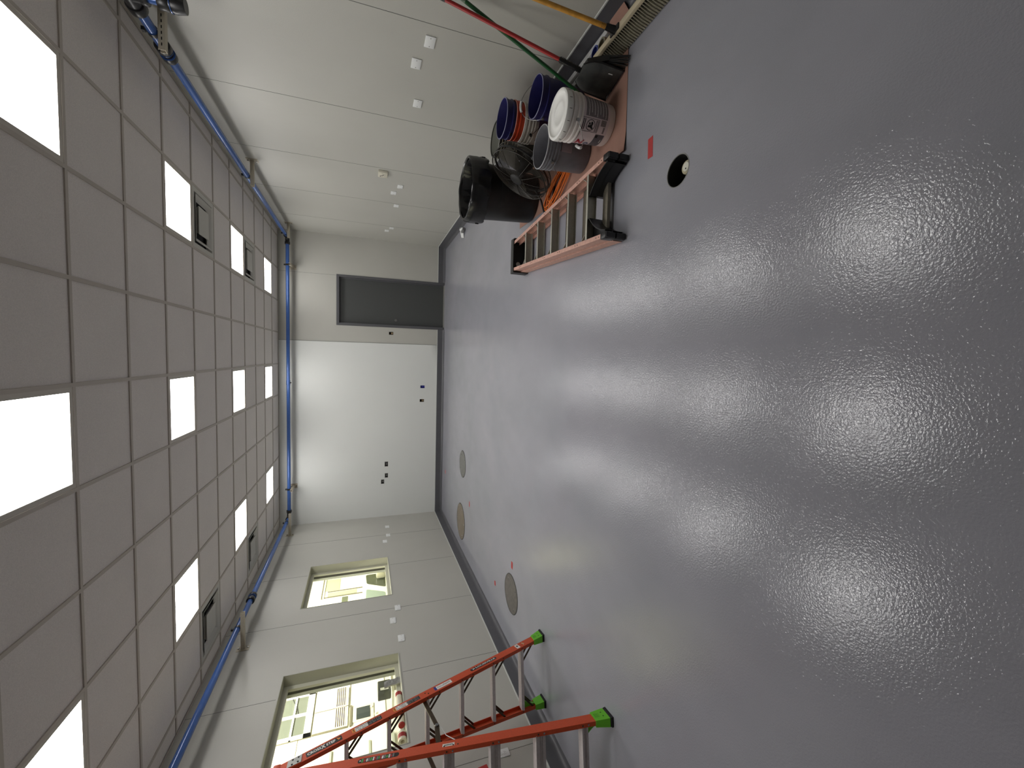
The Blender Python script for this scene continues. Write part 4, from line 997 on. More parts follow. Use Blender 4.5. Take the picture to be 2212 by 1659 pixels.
# ------------------------------------------------------------------ buckets
def ring_prof(r, z, w_, h): return [(r, z), (r + w_, z + h * 0.2), (r + w_, z + h * 0.8), (r, z + h)]
def bail(t, axis_deg, tilt_deg, zl, R, m=None, grip=None, sag=1.0):
    a = math.radians(axis_deg); ax = Vector((math.cos(a), math.sin(a), 0)); pe = Vector((-math.sin(a), math.cos(a), 0))
    tl = math.radians(tilt_deg); dn = pe * math.cos(tl) + UP * math.sin(tl); c = UP * zl
    pts = [c + ax * R * math.cos(PI * k / 24) + dn * R * sag * math.sin(PI * k / 24) for k in range(25)]
    mb = MB(); mb.tube(pts, 0.0022, 6); b = mb.build('bail', m or M_chrome, t)
    for s in (1, -1):
        mb = MB(); mb.tube([c + ax * s * (R - 0.012), c + ax * s * (R + 0.006)], 0.011, 12); mb.build('lug', t.children[0].data.materials[0], t)
    if grip:
        mb = MB(); mb.tube([pts[k] for k in (10, 11, 12, 13, 14)], 0.010, 12); mb.build('grip', grip, b)
    return b
def bucket(label, loc, col, h=0.37, rt=0.150, rb=0.130, ribs=(0.86, 0.74, 0.68), rough=0.4, wall=0.003, mname='x', rib_w=0.006, group='plastic buckets in the pile', noise=None, inside=None):
    t = thing('bucket', label, 'bucket', loc, group=group); m = mat('bucket_' + mname, col, rough, noise=noise)
    R = lambda z: rb + (rt - rb) * z / h
    p = [(0, 0.004), (rb - 0.012, 0.004), (rb - 0.008, 0), (rb - 0.003, 0), (rb, 0.006)]
    for f in sorted(ribs):
        z = f * h; r = R(z); p += [(r, z - 0.008), (r + rib_w, z - 0.005), (r + rib_w, z + 0.004), (r, z + 0.007)]
    p += [(rt, h - 0.016), (rt + 0.004, h - 0.013), (rt + 0.005, h - 0.003), (rt + 0.002, h), (rt - 0.003, h)]
    p += [(rt - wall - 0.002, h - 0.01), (R(h * 0.6) - wall, h * 0.6), (rb - wall, 0.012), (0, 0.010)]
    mb = MB(); mb.lathe(p, 64); mb.build('bucket_body', [m], t)
    mb = MB(); mb.lathe([(rt - 0.0015, h + 0.0006), (rt + 0.0022, h + 0.0006), (rt + 0.005, h - 0.002)], 64); mb.build('rim_edge', mat('rim_' + mname, tuple(min(235, int(c * 0.5 + 112)) for c in col), 0.5), t)
    return t
# white lidded pail
WB = (1.692, 2.722, PZ0)
t = bucket('white lidded pail with printed label, front-most in the pile', WB, (226, 220, 216), h=0.362, ribs=(0.80, 0.90, 0.72), mname='white', rib_w=0.009, rough=0.35)
mb = MB(); mb.lathe([(0, 0.372), (0.06, 0.372), (0.062, 0.3735), (0.085, 0.3735), (0.087, 0.372), (0.128, 0.372), (0.134, 0.376), (0.140, 0.386), (0.150, 0.387), (0.1575, 0.383), (0.160, 0.372), (0.160, 0.345), (0.157, 0.341), (0.154, 0.345)], 64)
lid = mb.build('lid', mat('lid_white', (236, 236, 232), 0.3), t)
for k in range(14):
    a = 2 * PI * k / 14; mb = MB(); Mx = Matrix.Rotation(a, 4, 'Z'); mb.box(0.1595, 0.1612, -0.0016, 0.0016, 0.350, 0.368, 0, Mx); mb.build('lid_notch', mat('notch_grey', (96, 92, 88), 0.6), lid)
TH0 = math.degrees(math.atan2(-WB[1], -WB[0]))         # direction from pail to camera
def rbw(z): return 0.130 + 0.02 * z / 0.362
def wrap(ang0, zc, r0=0.0012):
    def f(v):   # x along circumference (seen left to right), y up
        a = math.radians(ang0) + v.x / 0.141; z = zc + v.y; r = rbw(z) + r0 + v.z
        return Vector((r * math.cos(a), r * math.sin(a), z))
    return f
def wpatch(mb, ang0, x0, x1, z0, z1, mi, r0=0.0012, n=None):
    n = n or max(1, int((x1 - x0) / 0.01)); f = wrap(ang0, 0, r0); vs = []
    for k in range(n + 1):
        x = x0 + (x1 - x0) * k / n; vs += [f(Vector((x, z0, 0))), f(Vector((x, z1, 0)))]
    mb.add(vs, [(2 * k, 2 * k + 2, 2 * k + 3, 2 * k + 1) for k in range(n)], mi, True)
M_lg = mat('label_dark_grey', (84, 82, 88), 0.5, noise=(200, 0.1)); M_lp = mat('label_pinkish', (206, 192, 194), 0.45); M_lt = mat('label_text_grey', (120, 112, 116), 0.5, noise=(220, 0.35))
lm = [M_lp, M_lg, M_lt, M_sb, mat('label_crimson', (150, 18, 40), 0.4), mat('label_steel_blue', (90, 100, 130), 0.4), M_sw]
mb = MB()
wpatch(mb, TH0, -0.30, 0.30, 0.045, 0.258, 0)
# right hand block of fine print
wpatch(mb, TH0, 0.035, 0.21, 0.062, 0.235, 2, 0.0016)
for k in range(7): wpatch(mb, TH0, 0.04 + 0.01 * (k % 3), 0.19 - 0.02 * (k % 2), 0.078 + 0.022 * k, 0.081 + 0.022 * k, 6, 0.0018)
# centre warning panel with round pictogram
def frame(x0, x1, z0, z1, w_, mi, r0):
    wpatch(mb, TH0, x0, x1, z1 - w_, z1, mi, r0); wpatch(mb, TH0, x0, x1, z0, z0 + w_, mi, r0); wpatch(mb, TH0, x0, x0 + w_, z0, z1, mi, r0, 1); wpatch(mb, TH0, x1 - w_, x1, z0, z1, mi, r0, 1)
frame(-0.055, 0.026, 0.120, 0.255, 0.0025, 3, 0.0018)
for zz in (0.241, 0.229): wpatch(mb, TH0, -0.048, 0.018, zz, zz + 0.006, 3, 0.0019)
f = wrap(TH0, 0.184, 0.0019); n = 32; vs = []
for k in range(n):
    a = 2 * PI * k / n; vs += [f(Vector((-0.014 + 0.0335 * math.cos(a), 0.0335 * math.sin(a), 0))), f(Vector((-0.014 + 0.0295 * math.cos(a), 0.0295 * math.sin(a), 0)))]
mb.add(vs, [(2 * k, (2 * k + 2) % (2 * n), (2 * k + 3) % (2 * n), 2 * k + 1) for k in range(n)], 3)
def blob(cx_, cz_, rx, rz_, ang=0, n=14):
    P = [f(Vector((cx_ + rx * math.cos(2 * PI * k / n) * math.cos(ang) - rz_ * math.sin(2 * PI * k / n) * math.sin(ang), cz_ + rx * math.cos(2 * PI * k / n) * math.sin(ang) + rz_ * math.sin(2 * PI * k / n) * math.cos(ang), 0))) for k in range(n)]
    mb.add(P, [list(range(n))], 3)
blob(-0.022, 0.013, 0.0075, 0.0075); blob(-0.020, -0.002, 0.0085, 0.013, 0.5); blob(-0.003, -0.008, 0.011, 0.008, 0.4); blob(-0.030, -0.010, 0.005, 0.011, -0.5); blob(-0.006, 0.010, 0.004, 0.009, 0.8); blob(-0.014, 0.0, 0.032, 0.0022, 0.9)
wpatch(mb, TH0, -0.05, 0.02, 0.137, 0.146, 2, 0.0019); wpatch(mb, TH0, -0.05, 0.02, 0.125, 0.133, 2, 0.0019)
# barcode and code block
for k in range(16): wpatch(mb, TH0, -0.008 + 0.0024 * k, -0.008 + 0.0024 * k + (0.0016 if k % 3 else 0.0009), 0.068, 0.108, 3, 0.0019, 1)
wpatch(mb, TH0, -0.052, -0.012, 0.068, 0.082, 2, 0.0019)
# left hand block: dark bar, red and grey capitals, big grey field
wpatch(mb, TH0, -0.30, -0.062, 0.247, 0.258, 1, 0.0019)
wpatch(mb, TH0, -0.30, -0.062, 0.052, 0.122, 1, 0.0016)
wpatch(mb, TH0, -0.088, -0.068, 0.100, 0.118, 3, 0.0021); wpatch(mb, TH0, -0.13, -0.10, 0.062, 0.066, 6, 0.0021)
text_mb('N', 0.085, mb, (lambda v: wrap(TH0, 0.0, 0.0022)(Vector((-0.158 + v.y, 0.205 - v.x * 0.85, 0)))), 4, 0.004)
text_mb('o', 0.085, mb, (lambda v: wrap(TH0, 0.0, 0.0022)(Vector((-0.158 + v.y, 0.150 - v.x * 0.85, 0)))), 5, 0.003)
lb = mb.build('printed_label', lm, t)
bail(t, TH0, -141, 0.298, 0.172, M_chrome, M_plate, 1.24)

# grey open bucket
t = bucket('open grey bucket with speckled inside, between the white pail and the fan', (1.628, 3.052, PZ0), (112, 112, 118), h=0.366, ribs=(0.93, 0.86, 0.79, 0.72), mname='grey', noise=(18, 0.12))
mb = MB(); mb.lathe([(0.1475, 0.355), (0.1305, 0.02)], 48); mb.build('mortar_residue', mat('mortar_grey', (124, 126, 130), 0.8, noise=(34, 0.45)), t)
mb = MB(); a0 = math.degrees(math.atan2(-3.05, -1.63))
wpatch(mb, a0, 0.0, 0.085, 0.165, 0.268, 0, 0.0006); wpatch(mb, a0, 0.0, 0.075, 0.250, 0.262, 1, 0.0010)
for k in range(7): wpatch(mb, a0, 0.006, 0.078, 0.172 + 0.011 * k, 0.177 + 0.011 * k, 2, 0.0010)
mb.build('printed_label', [mat('label_mauve', (150, 134, 138), 0.6), M_sb, M_lt], t)
bail(t, a0 - 30, -141, 0.300, 0.166, M_chrome, None, 1.26)

# dark blue front bucket
BL = (35, 34, 88)
t = bucket('open dark blue bucket on the floor by the green pole', (2.070, 3.182, PZ0), BL, ribs=(0.84,), mname='blue', rib_w=0.008)
bail(t, 5, 42, 0.305, 0.163, M_chrome, M_plate, 1.22)
# nested stack: white, orange, blue
SX, SY = 2.030, 3.497
t = bucket('white bucket at the bottom of the nested stack, dark printed wrap', (SX, SY, PZ0), (196, 190, 180), h=0.385, ribs=(0.96, 0.88, 0.80, 0.74), mname='offwhite', rib_w=0.007)
mb = MB(); wpatch(mb, 240, -0.12, 0.10, 0.05, 0.255, 0, 0.0008); wpatch(mb, 240, -0.11, -0.03, 0.20, 0.235, 1, 0.0012); wpatch(mb, 240, -0.11, -0.03, 0.09, 0.16, 2, 0.0012); mb.build('printed_label', [mat('label_plum', (70, 40, 62), 0.5), M_sb, M_lt], t)
bail(t, 215, -40, 0.315, 0.170, M_blackm, None, 1.25)
t = bucket('orange bucket nested in the middle of the stack', (SX, SY, PZ0 + 0.085), (196, 68, 36), h=0.375, ribs=(0.90,), mname='orange', rb=0.118, rt=0.150)
t = bucket('dark blue bucket nested on top of the stack', (SX, SY, PZ0 + 0.170), BL, h=0.375, ribs=(0.84,), mname='blue', rib_w=0.008, rb=0.112, rt=0.1495)
bail(t, 20, 160, 0.31, 0.155, M_blackm, None, 0.55)
# dark ribbed drum behind the fan
t = bucket('dark olive bucket with pale ribs behind the fan', (2.03, 3.83, PZ0), (52, 54, 46), h=0.50, ribs=(0.94, 0.89, 0.84, 0.74, 0.69, 0.64), mname='olive', rib_w=0.006, rt=0.152, rb=0.125)
mb = MB()
for f_ in (0.94, 0.89, 0.84, 0.74, 0.69, 0.64): z = f_ * 0.5; r = 0.125 + 0.027 * f_ + 0.0062; mb.lathe([(r, z - 0.003), (r + 0.0012, z - 0.001), (r, z + 0.002)], 48)
mb.build('pale_rib_edges', mat('rib_pale', (170, 160, 130), 0.5), t)
mb = MB(); mb.lathe([(0.1455, 0.492), (0, 0.492)], 48); mb.build('nested_lid', mat('olive_lid', (76, 78, 68), 0.6), t)
bail(t, 200, -40, 0.40, 0.172, M_chrome, None, 1.25)

# ------------------------------------------------------------------ trash can with liner
TC = (1.655, 4.135, PZ0)
t = thing('trash_can', 'tall black plastic trash can lined with a black bag', 'trash can', TC)
M_tc = mat('can_black_plastic', (26, 26, 27), 0.45, noise=(12, 0.25)); M_bag = mat('bag_black', (20, 20, 21), 0.22, noise=(8, 0.2), bump=(9, 0.003))
mb = MB(); H = 0.68; rb_, rt_ = 0.225, 0.270
mb.lathe([(0, 0), (rb_ - 0.01, 0), (rb_, 0.01), (rb_ + 0.006, 0.05), (rb_ + (rt_ - rb_) * 0.55, H * 0.55), (rt_ - 0.004, H - 0.08), (rt_ + 0.006, H - 0.06), (rt_ + 0.006, H - 0.03), (rt_ + 0.012, H - 0.02), (rt_ + 0.012, H), (rt_ - 0.004, H), (rt_ - 0.012, H - 0.05), (rb_ - 0.008, 0.02), (0, 0.02)], 56); mb.build('can_body', M_tc, t)
ca = math.degrees(math.atan2(-TC[1], -TC[0]))
def cpatch(mb, x0, x1, z0, z1, d=0.006, n=8):
    vs = []; R_ = lambda z: rb_ + (rt_ - rb_) * z / H
    for k in range(n + 1):
        x = x0 + (x1 - x0) * k / n; a = math.radians(ca) + x / 0.25
        for z in (z0, z1):
            for e in (-0.004, d): r = R_(z) + 0.004 + e; vs.append((r * math.cos(a), r * math.sin(a), z))
    fs = []
    for k in range(n): b = 4 * k; fs += [(b, b + 4, b + 5, b + 1), (b + 2, b + 3, b + 7, b + 6), (b + 1, b + 5, b + 7, b + 3)]
    fs += [(0, 1, 3, 2), (4 * n, 4 * n + 2, 4 * n + 3, 4 * n + 1)]; mb.add(vs, fs, 0, False)
mb = MB(); cpatch(mb, -0.10, 0.16, 0.06, 0.40, 0.004, 12); pnl = mb.build('raised_panel', M_tc, t)
mb = MB()
for a, b, c, d in ((-0.06, 0.0, 0.30, 0.36), (-0.07, -0.055, 0.20, 0.28), (-0.04, 0.02, 0.265, 0.28), (-0.04, 0.02, 0.20, 0.215), (0.04, 0.06, 0.10, 0.34), (-0.08, -0.02, 0.09, 0.15)): cpatch(mb, a, b, c, d, 0.008, 4)
mb.build('moulded_mark', M_tc, pnl)
for s in (1, -1):
    a = math.radians(ca + 90 * s); mb = MB(); Mx = Matrix.Rotation(a, 4, 'Z'); mb.box(rt_ - 0.005, rt_ + 0.035, -0.07, 0.07, H - 0.13, H - 0.09, 0, Mx, bev=0.008); mb.build('handle', M_tc, t)
# bag: lining and an uneven overhanging skirt
mb = MB(); n = 72; rows = []
prof_ = [(0.10, 0.30), (0.20, 0.34), (0.235, 0.48), (0.255, 0.62), (0.272, 0.700), (0.286, 0.708), (0.297, 0.695), (0.300, 0.64), (0.302, 0.585), (0.303, 0.53)]
vs = []
rnd = [random.random() for _ in range(400)]
def nz(a, k): return math.sin(a * 5 + k * 1.3) * 0.5 + math.sin(a * 11 + k * 2.1) * 0.3 + math.sin(a * 23 + k) * 0.2
for i, (r, z) in enumerate(prof_):
    for k in range(n):
        a = 2 * PI * k / n; amp = 0.016 if i < 4 else (0.004 if i < 7 else 0.009); rr = r + amp * nz(a, i * 0.6)
        zz = z + (0.006 if i in (4, 5, 6) else 0.0) * nz(a * 0.6, 3)
        if i >= 7: zz += (0.010 * (i - 6)) * nz(a, 0.4) * 0.6; zz = min(zz, 0.68)
        vs.append((rr * math.cos(a), rr * math.sin(a), zz))
m = len(prof_); fs = [(i * n + k, i * n + (k + 1) % n, (i + 1) * n + (k + 1) % n, (i + 1) * n + k) for i in range(m - 1) for k in range(n)]; fs.append(list(range(n)))
mb.add(vs, fs, 0, True)
vs2 = []
bg = mb.build('bin_liner', M_bag, t)

# ------------------------------------------------------------------ drum fan
FN = Vector((-0.850, 0.012, 0.526)).normalized(); FC = Vector((1.655, 3.565, 0.335)); FR = 0.272
fx = Vector((0, 1, 0)); fx = (fx - FN * fx.dot(FN)).normalized(); fy = FN.cross(fx)
FM = Matrix.Identity(4)
for i in range(3): FM[i][0] = fx[i]; FM[i][1] = fy[i]; FM[i][2] = FN[i]
t = thing('floor_fan', 'round black wire-cage floor fan tilted upward in front of the trash can', 'fan', (FC.x, FC.y, 0))
def FT(off=(0, 0, 0)): return Matrix.Translation((0, 0, FC.z)) @ FM @ Matrix.Translation(off)
M_cage = mat('cage_wire', (46, 43, 37), 0.35, 0.4); M_fan = mat('fan_black', (22, 22, 22), 0.4)
def dome(name, sgn, dz):
    mb = MB()
    zf = lambda r: sgn * dz * (1 - (r / FR) ** 2.2)
    k = 0
    for q_ in range(24):
        r = 0.055 + (FR - 0.058) * q_ / 23
        mb.tube([(r * math.cos(2 * PI * j / 48), r * math.sin(2 * PI * j / 48), zf(r) + sgn * 0.045) for j in range(48)], 0.0012, 4, 0, True, FT())
    for q_ in range(12):
        a = 2 * PI * q_ / 12; mb.tube([(r * math.cos(a), r * math.sin(a), zf(r) + sgn * 0.0475) for r in [0.04 + (FR - 0.04) * s_ / 8 for s_ in range(9)]], 0.0018, 5, 0, False, FT())
    return mb.build(name, M_cage, t)
dome('front_cage', 1, 0.045); rc = dome('rear_cage', -1, 0.045)
mb = MB(); mb.lathe([(FR, -0.010), (FR + 0.005, -0.009), (FR + 0.005, 0.009), (FR, 0.010), (FR - 0.002, 0.009), (FR - 0.002, -0.009), (FR, -0.010)], 64, 0, FT()); mb.build('rim', M_fan, t)
for z_ in (0.045, -0.045):
    mb = MB(); mb.tube([((FR + 0.002) * math.cos(2 * PI * j / 64), (FR + 0.002) * math.sin(2 * PI * j / 64), z_) for j in range(64)], 0.004, 8, 0, True, FT()); mb.build('rim_wire', M_cage, t)
mb = MB(); mb.lathe([(0, 0.098), (0.050, 0.098), (0.060, 0.092), (0.062, 0.088), (0, 0.086)], 32, 0, FT()); mb.build('badge', M_blackm, t)
mb = MB(); mb.lathe([(0, -0.19), (0.04, -0.188), (0.058, -0.17), (0.062, -0.10), (0.062, -0.05), (0.04, -0.02), (0.035, 0.03), (0, 0.034)], 32, 0, FT()); mb.build('motor', M_fan, t)
for q_ in range(3):
    mb = MB(); a0_ = 2 * PI * q_ / 3 + 0.3; vs = []
    for i in range(7):
        r = 0.035 + 0.205 * i / 6; wd = 0.35 + 0.55 * math.sin(PI * min(1, (i + 1) / 7) * 0.75)
        for j in range(6):
            u = j / 5 - 0.5; a = a0_ + u * wd; vs.append((r * math.cos(a), r * math.sin(a), -0.005 + u * 0.055 * (1 - 0.3 * i / 6)))
    fs = [(i * 6 + j, i * 6 + j + 1, (i + 1) * 6 + j + 1, (i + 1) * 6 + j) for i in range(6) for j in range(5)]
    b_ = len(vs); vs += [(x, y, z - 0.002) for x, y, z in vs]; fs += [tuple(k + b_ for k in f)[::-1] for f in fs]
    mb.add(vs, fs, 0, True, FT()); mb.build('blade', mat('fan_blade_metal', (50, 45, 36), 0.45, 0.3), t)
# stand: bent tube with two floor legs and yoke
def loc_(p): return Vector(p)
by = FM @ Vector((0, 0, 0))
mb = MB(); s0 = FM @ Vector((FR + 0.012, 0, 0)) + UP * FC.z; s1 = FM @ Vector((-FR - 0.012, 0, 0)) + UP * FC.z
mb.tube([s0, s0 + Vector((0.0, 0.01, -0.06)), Vector((-0.02, FR * 0.96, 0.05)), Vector((-0.02, FR * 0.8, 0.012)), Vector((-0.02, 0, 0.012)), Vector((-0.02, -FR * 0.8, 0.012)), Vector((-0.02, -FR * 0.96, 0.05)), s1 + Vector((0, -0.01, -0.06)), s1], 0.010, 12)
for y_ in (0.14, -0.02): mb.tube([(-0.02, y_, 0.014), (-0.12, y_ + 0.02, 0.018), (-0.25, y_ + 0.03, 0.014)], 0.010, 12)
mb.tube([(-0.10, 0.10, 0.15), (-0.16, 0.16, 0.07), (-0.235, 0.212, 0.016)], 0.010, 12)
mb.build('stand', M_fan, t)
for s_, e in ((s0, 1), (s1, -1)):
    mb = MB(); mb.tube([s_ - Vector((0, e * 0.006, 0)), s_ + Vector((0, e * 0.03, 0))], [0.022, 0.018], 12); mb.build('knob', M_black, t)

# ------------------------------------------------------------------ coiled orange cord
M_cord = mat('cord_orange', (226, 118, 34), 0.45)
mb = MB(); zc = 0.012
for k in range(9):
    a = 0.24 + 0.05 * random.uniform(-1, 1); b = 0.045 + 0.055 * random.random(); rot = math.radians(118 + random.uniform(-9, 9)); cx_ = random.uniform(-0.02, 0.02); cy_ = random.uniform(-0.03, 0.02); ph = random.random() * 6
    pts = []
    for j in range(48):
        u = 2 * PI * j / 48; x = a * math.cos(u); y = b * math.sin(u) * (1 + 0.25 * math.cos(u)); pts.append((cx_ + x * math.cos(rot) - y * math.sin(rot), cy_ + x * math.sin(rot) + y * math.cos(rot), zc + 0.010 * (k // 2) * 0.8 + 0.008 * (1 + math.sin(3 * u + ph)) / 2 + 0.0))
    mb.tube(pts, 0.0042, 8, 0, True)
o = mb.build('extension_cord', M_cord); o.location = (1.55, 3.45, 0.008); tag(o, 'coiled orange extension cord on the paper under the fan', 'cord')
mb = MB(); mb.tube([(0.02, 0.12, 0.03), (-0.03, 0.24, 0.02)], [0.012, 0.009], 10); mb.build('plug', mat('plug_pale', (200, 196, 186), 0.4), o)

# ------------------------------------------------------------------ brooms and dustpan
# push broom
t = thing('push_broom', 'wide push broom with a yellow wooden handle leaning against the wall', 'broom', (2.112, 2.36, PZ0))
yb0, yb1 = -0.40, 0.345
mb = MB(); mb.box(-0.019, 0.019, yb0, yb1, 0.108, 0.132, bev=0.003); mb.build('wooden_block', mat('block_pale_wood', (190, 178, 150), 0.6, noise=(9, 0.08)), t)
mb = MB(); M_b = mat('bristle_cream', (142, 137, 118), 0.8, noise=(50, 0.2))
k = 0; y = yb0 + 0.008
while y < yb1 - 0.006:
    for row, x in enumerate((-0.014, -0.007, 0.0, 0.007, 0.014)):
        spx = x * 2.2; L_ = 0.0
        p0 = Vector((x, y + 0.004 * (row % 2), 0.106)); p1 = Vector((x + spx, y + 0.004 * (row % 2) + 0.05 * (y / 0.4) * 0.3, 0.001))
        mb.tube([p0, (p0 + p1) / 2 + Vector((spx * 0.1, 0, 0)), p1], [0.0035, 0.005, 0.0062], 6)
    y += 0.0185
o = mb.build('bristles', M_b, t); o['kind'] = 'stuff'
mb = MB(); mb.box(-0.010, 0.010, yb0 + 0.01, yb1 - 0.01, 0.0, 0.106); mb.build('bristle_core', M_blackm, t)
sd = Vector((0.190, 0.15, 1.06)).normalized(); s0 = Vector((0.0, 0.07, 0.135))
mb = MB(); mb.tube([s0 - sd * 0.005, s0 + sd * 0.03, s0 + sd * 0.065], [0.025, 0.021, 0.019], 20); mb.box(-0.018, 0.018, 0.025, 0.12, 0.131, 0.141, bev=0.003); mb.build('socket', M_black, t)
mb = MB(); mb.tube([s0 + sd * 0.05, s0 + sd * 1.20], 0.0145, 20)
for q_ in range(5): mb.tube([s0 + sd * (0.068 + 0.006 * q_), s0 + sd * (0.0695 + 0.006 * q_)], 0.0148, 20, 1)
mb.build('handle', [mat('handle_yellow_wood', (196, 142, 56), 0.45, noise=(26, 0.22)), M_blackm], t)
# angle broom with clipped dustpan
P0 = Vector((1.985, 2.665, 0.265)); P1 = Vector((2.305, 2.842, 1.138)); rd = (P1 - P0).normalized()
t = thing('angle_broom', 'angle broom with a red handle standing behind a black dustpan', 'broom', (2.0, 2.62, PZ0)); O_ = Vector((2.0, 2.62, PZ0))
def L(p): return Vector(p) - O_
mb = MB(); mb.tube([L(P0 + rd * 0.12), L(P1 + rd * 0.02)], 0.0125, 20); mb.build('handle', mat('handle_red', (160, 40, 40), 0.35, noise=(40, 0.06)), t)
mb = MB(); mb.tube([L(P1 + rd * 0.02), L(P1 + rd * 0.12)], 0.0155, 16); mb.build('grip', M_black, t)
mb = MB(); mb.tube([L(P0 - rd * 0.03), L(P0 + rd * 0.15)], 0.016, 16)
for q_ in range(14): c = P0 + rd * (0.0 + 0.0105 * q_); mb.tube([L(c), L(c + rd * 0.005)], 0.0205, 16)
mb.build('ribbed_ferrule', M_black, t)
# broom head and bristles
mb = MB(); vs = []; prof2 = [(-0.055, 0.22), (0.055, 0.22), (0.13, 0.12), (-0.13, 0.12)]
bv = Vector((-0.06, 1, 0)).normalized()
hb = Vector((1.985, 2.62, 0)); 
q4 = [(-0.045, 0.25), (0.045, 0.25), (0.125, 0.13), (-0.125, 0.13)]
vs = [hb - O_ + bv * a + UP * z + Vector((-0.018, 0, 0)) + Vector((0.0, 0, 0)) for a, z in q4] + [hb - O_ + bv * a + UP * z + Vector((0.018, 0, 0)) for a, z in q4]
mb.add(vs, [(0, 1, 2, 3), (7, 6, 5, 4), (0, 1, 5, 4), (1, 2, 6, 5), (2, 3, 7, 6), (3, 0, 4, 7)]); mb.build('broom_head', M_black, t)
mb = MB()
for k in range(34):
    for row in range(3):
        a = -0.12 + 0.24 * k / 33; x = -0.012 + 0.012 * row
        p0 = hb - O_ + bv * a + UP * 0.135 + Vector((x, 0, 0)); p1 = hb - O_ + bv * (a * 1.35 - 0.02) + UP * (0.003 + 0.012 * random.random()) + Vector((x * 1.6 - 0.035 * random.random(), 0, 0))
        mb.tube([p0, (p0 + p1) / 2 + Vector((0.002, 0, 0)), p1], 0.0028, 4)
o = mb.build('bristles', mat('bristle_dark', (44, 44, 42), 0.6), t); o['kind'] = 'stuff'
# dustpan
t = thing('dustpan', 'black plastic dustpan standing on its edge in front of the angle broom', 'dustpan', (1.93, 2.625, PZ0)); D_ = Vector((1.93, 2.625, PZ0))
lean = Vector((0.12, 0.03, 1)).normalized(); wv = Vector((-0.30, 1, 0)).normalized(); nv = wv.cross(lean).normalized()
if nv.x > 0: nv = -nv
def pan_hw(v): return 0.116 - 0.004 * v if v < 0.5 else 0.114 * math.sqrt(max(0.0, 1 - 0.72 * ((v - 0.5) / 0.5) ** 2.4))
mb = MB(); nu, nvv = 18, 18; vs = []
for i in range(nvv + 1):
    v = i / nvv
    hw = pan_hw(v)
    for j in range(nu + 1):
        u = 2 * j / nu - 1
        dep = 0.045 * (v ** 0.7) * (1 - abs(u) ** 4) * (1 - 0.55 * max(0, v - 0.7) / 0.3) + 0.004
        vs.append(Vector((0, 0, 0.004)) + wv * u * hw + lean * (0.272 * v) + nv * (dep + 0.02))
fs = [(i * (nu + 1) + j, i * (nu + 1) + j + 1, (i + 1) * (nu + 1) + j + 1, (i + 1) * (nu + 1) + j) for i in range(nvv) for j in range(nu)]
b_ = len(vs); vs += [p - nv * 0.004 for p in vs]; fs += [tuple(k + b_ for k in f)[::-1] for f in fs]
edge = [j for j in range(nu + 1)] + [i * (nu + 1) + nu for i in range(1, nvv + 1)] + [nvv * (nu + 1) + j for j in range(nu - 1, -1, -1)] + [i * (nu + 1) for i in range(nvv - 1, 0, -1)]
for k in range(len(edge)): a, b = edge[k], edge[(k + 1) % len(edge)]; fs.append((a, b, b + b_, a + b_))
mb.add(vs, fs, 0, True); mb.build('pan', mat('dustpan_black', (78, 80, 78), 0.42, noise=(16, 0.3)), t)
mb = MB(); rim = [wv * u * 0.116 + nv * 0.026 + UP * 0.006 for u in (-1, -0.5, 0, 0.5, 1)]; mb.tube(rim, 0.004, 8)
for s in (-1, 1): mb.tube([wv * s * pan_hw(v) + lean * 0.272 * v + nv * 0.026 for v in (0, 0.2, 0.4, 0.6, 0.8, 0.9, 1)], 0.005, 8)
mb.build('rolled_edge', M_black, t)
mb = MB(); c = wv * (-0.085) + lean * 0.10 + nv * 0.052
mb.add([c, c + wv * 0.006 + lean * 0.002, c + wv * 0.004 - lean * 0.03, c - wv * 0.002 - lean * 0.028], [(0, 1, 2, 3)]); mb.build('paint_fleck', M_plate, t)
# green pole
t = thing('pole', 'long green metal pole leaning on the wall behind the white pail', 'pole', (0, 0, 0))
G1 = Vector((2.325, 2.742, 1.30)); G0 = Vector((2.045, 3.012, PZ0 + 0.012))
G1 = Vector((2.335, 2.755, 1.20))
mb = MB(); mb.tube([G0, G1], 0.0125, 20); mb.build('pole_tube', mat('pole_green', (26, 84, 44), 0.35, noise=(18, 0.1)), t)
gd = (G1 - G0).normalized(); mb = MB(); mb.tube([G1 - gd * 0.17, G1 - gd * 0.145], 0.0129, 20); mb.build('worn_patch', mat('pole_worn', (112, 128, 110), 0.5, noise=(60, 0.3)), t)
mb = MB(); mb.tube([G0 - gd * 0.008, G0 + gd * 0.02], 0.0145, 16); mb.build('end_cap', M_black, t)

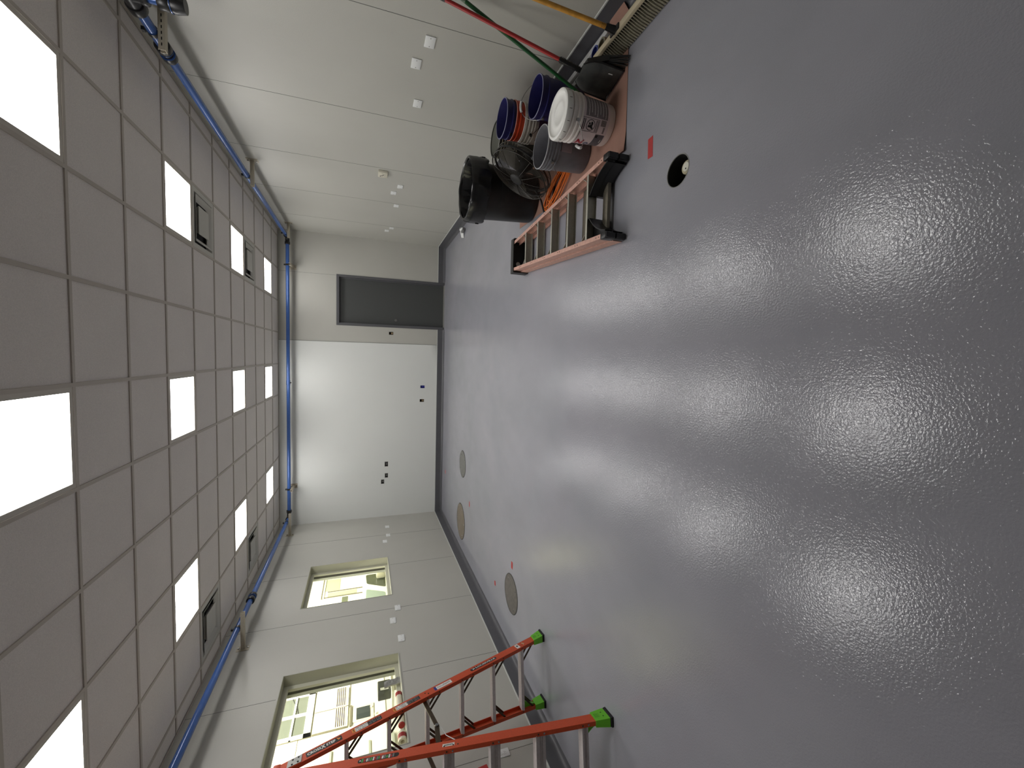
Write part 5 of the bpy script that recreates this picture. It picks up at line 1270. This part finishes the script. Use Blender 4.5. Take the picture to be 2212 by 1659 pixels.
# ------------------------------------------------------------------ strips, tape rolls and scraps by the wall
for dx, z_, lab, yy_ in ((0.022, 0.012, 'white trim strip lying on the paper, nearest the broom', (2.68, 3.30)), (0.072, 0.022, 'white trim strip lying on the paper against the base of the wall', (2.68, 3.34))):
    mb = MB(); mb.box(2.222 + dx, 2.222 + dx + 0.040, yy_[0], yy_[1], z_ - 0.0, z_ + 0.012 + dx * 0.2, bev=0.0015)
    o = mb.build('trim_strip', mat('strip_white', (206, 206, 204), 0.4)); tag(o, lab, 'trim strip', 'white trim strips by the wall')
def troll(x, y, z, ro, ri, h, m, label):
    mb = MB(); mb.lathe([(ri, 0), (ro, 0), (ro, h), (ri, h), (ri, 0)], 32); t = thing('tape_roll', label, 'tape roll', (x, y, z)); mb.build('tape', m, t)
    mb = MB(); mb.lathe([(ri - 0.002, 0.001), (ri, 0.001), (ri, h + 0.001), (ri - 0.002, h + 0.001)], 32); mb.build('core', mat('core_grey', (130, 130, 128), 0.6), t)
troll(2.232, 2.800, 0.028, 0.046, 0.038, 0.048, mat('tape_blue', (34, 56, 150), 0.4), 'blue roll of tape standing on the white strips by the broom')
troll(2.222, 2.702, 0.028, 0.046, 0.036, 0.05, mat('tape_tan', (140, 134, 110), 0.25), 'translucent tan roll of tape behind the broom block')
t = thing('scrap_bundle', 'short grey conduit piece with white paper scraps by the far wall base', 'scrap', (2.19, 7.30, 0.0))
mb = MB(); mb.tube([(0.02, -0.10, 0.03), (0.0, 0.02, 0.03)], 0.028, 12); mb.build('conduit_piece', mat('conduit_grey', (104, 104, 104), 0.5), t)
mb = MB(); mb.add([(-0.10, 0.02, 0.004), (0.0, -0.03, 0.03), (0.05, 0.10, 0.05), (-0.05, 0.20, 0.01), (-0.02, 0.05, 0.06)], [(0, 1, 4), (1, 2, 4), (2, 3, 4), (3, 0, 4), (0, 3, 2, 1)]); mb.build('paper_scrap', M_plate, t)
mb = MB(); mb.add([(0.02, 0.10, 0.002), (0.10, 0.08, 0.02), (0.12, 0.20, 0.04), (0.04, 0.22, 0.01), (0.07, 0.15, 0.06)], [(0, 1, 4), (1, 2, 4), (2, 3, 4), (3, 0, 4), (0, 3, 2, 1)]); mb.build('paper_scrap', M_plate, t)
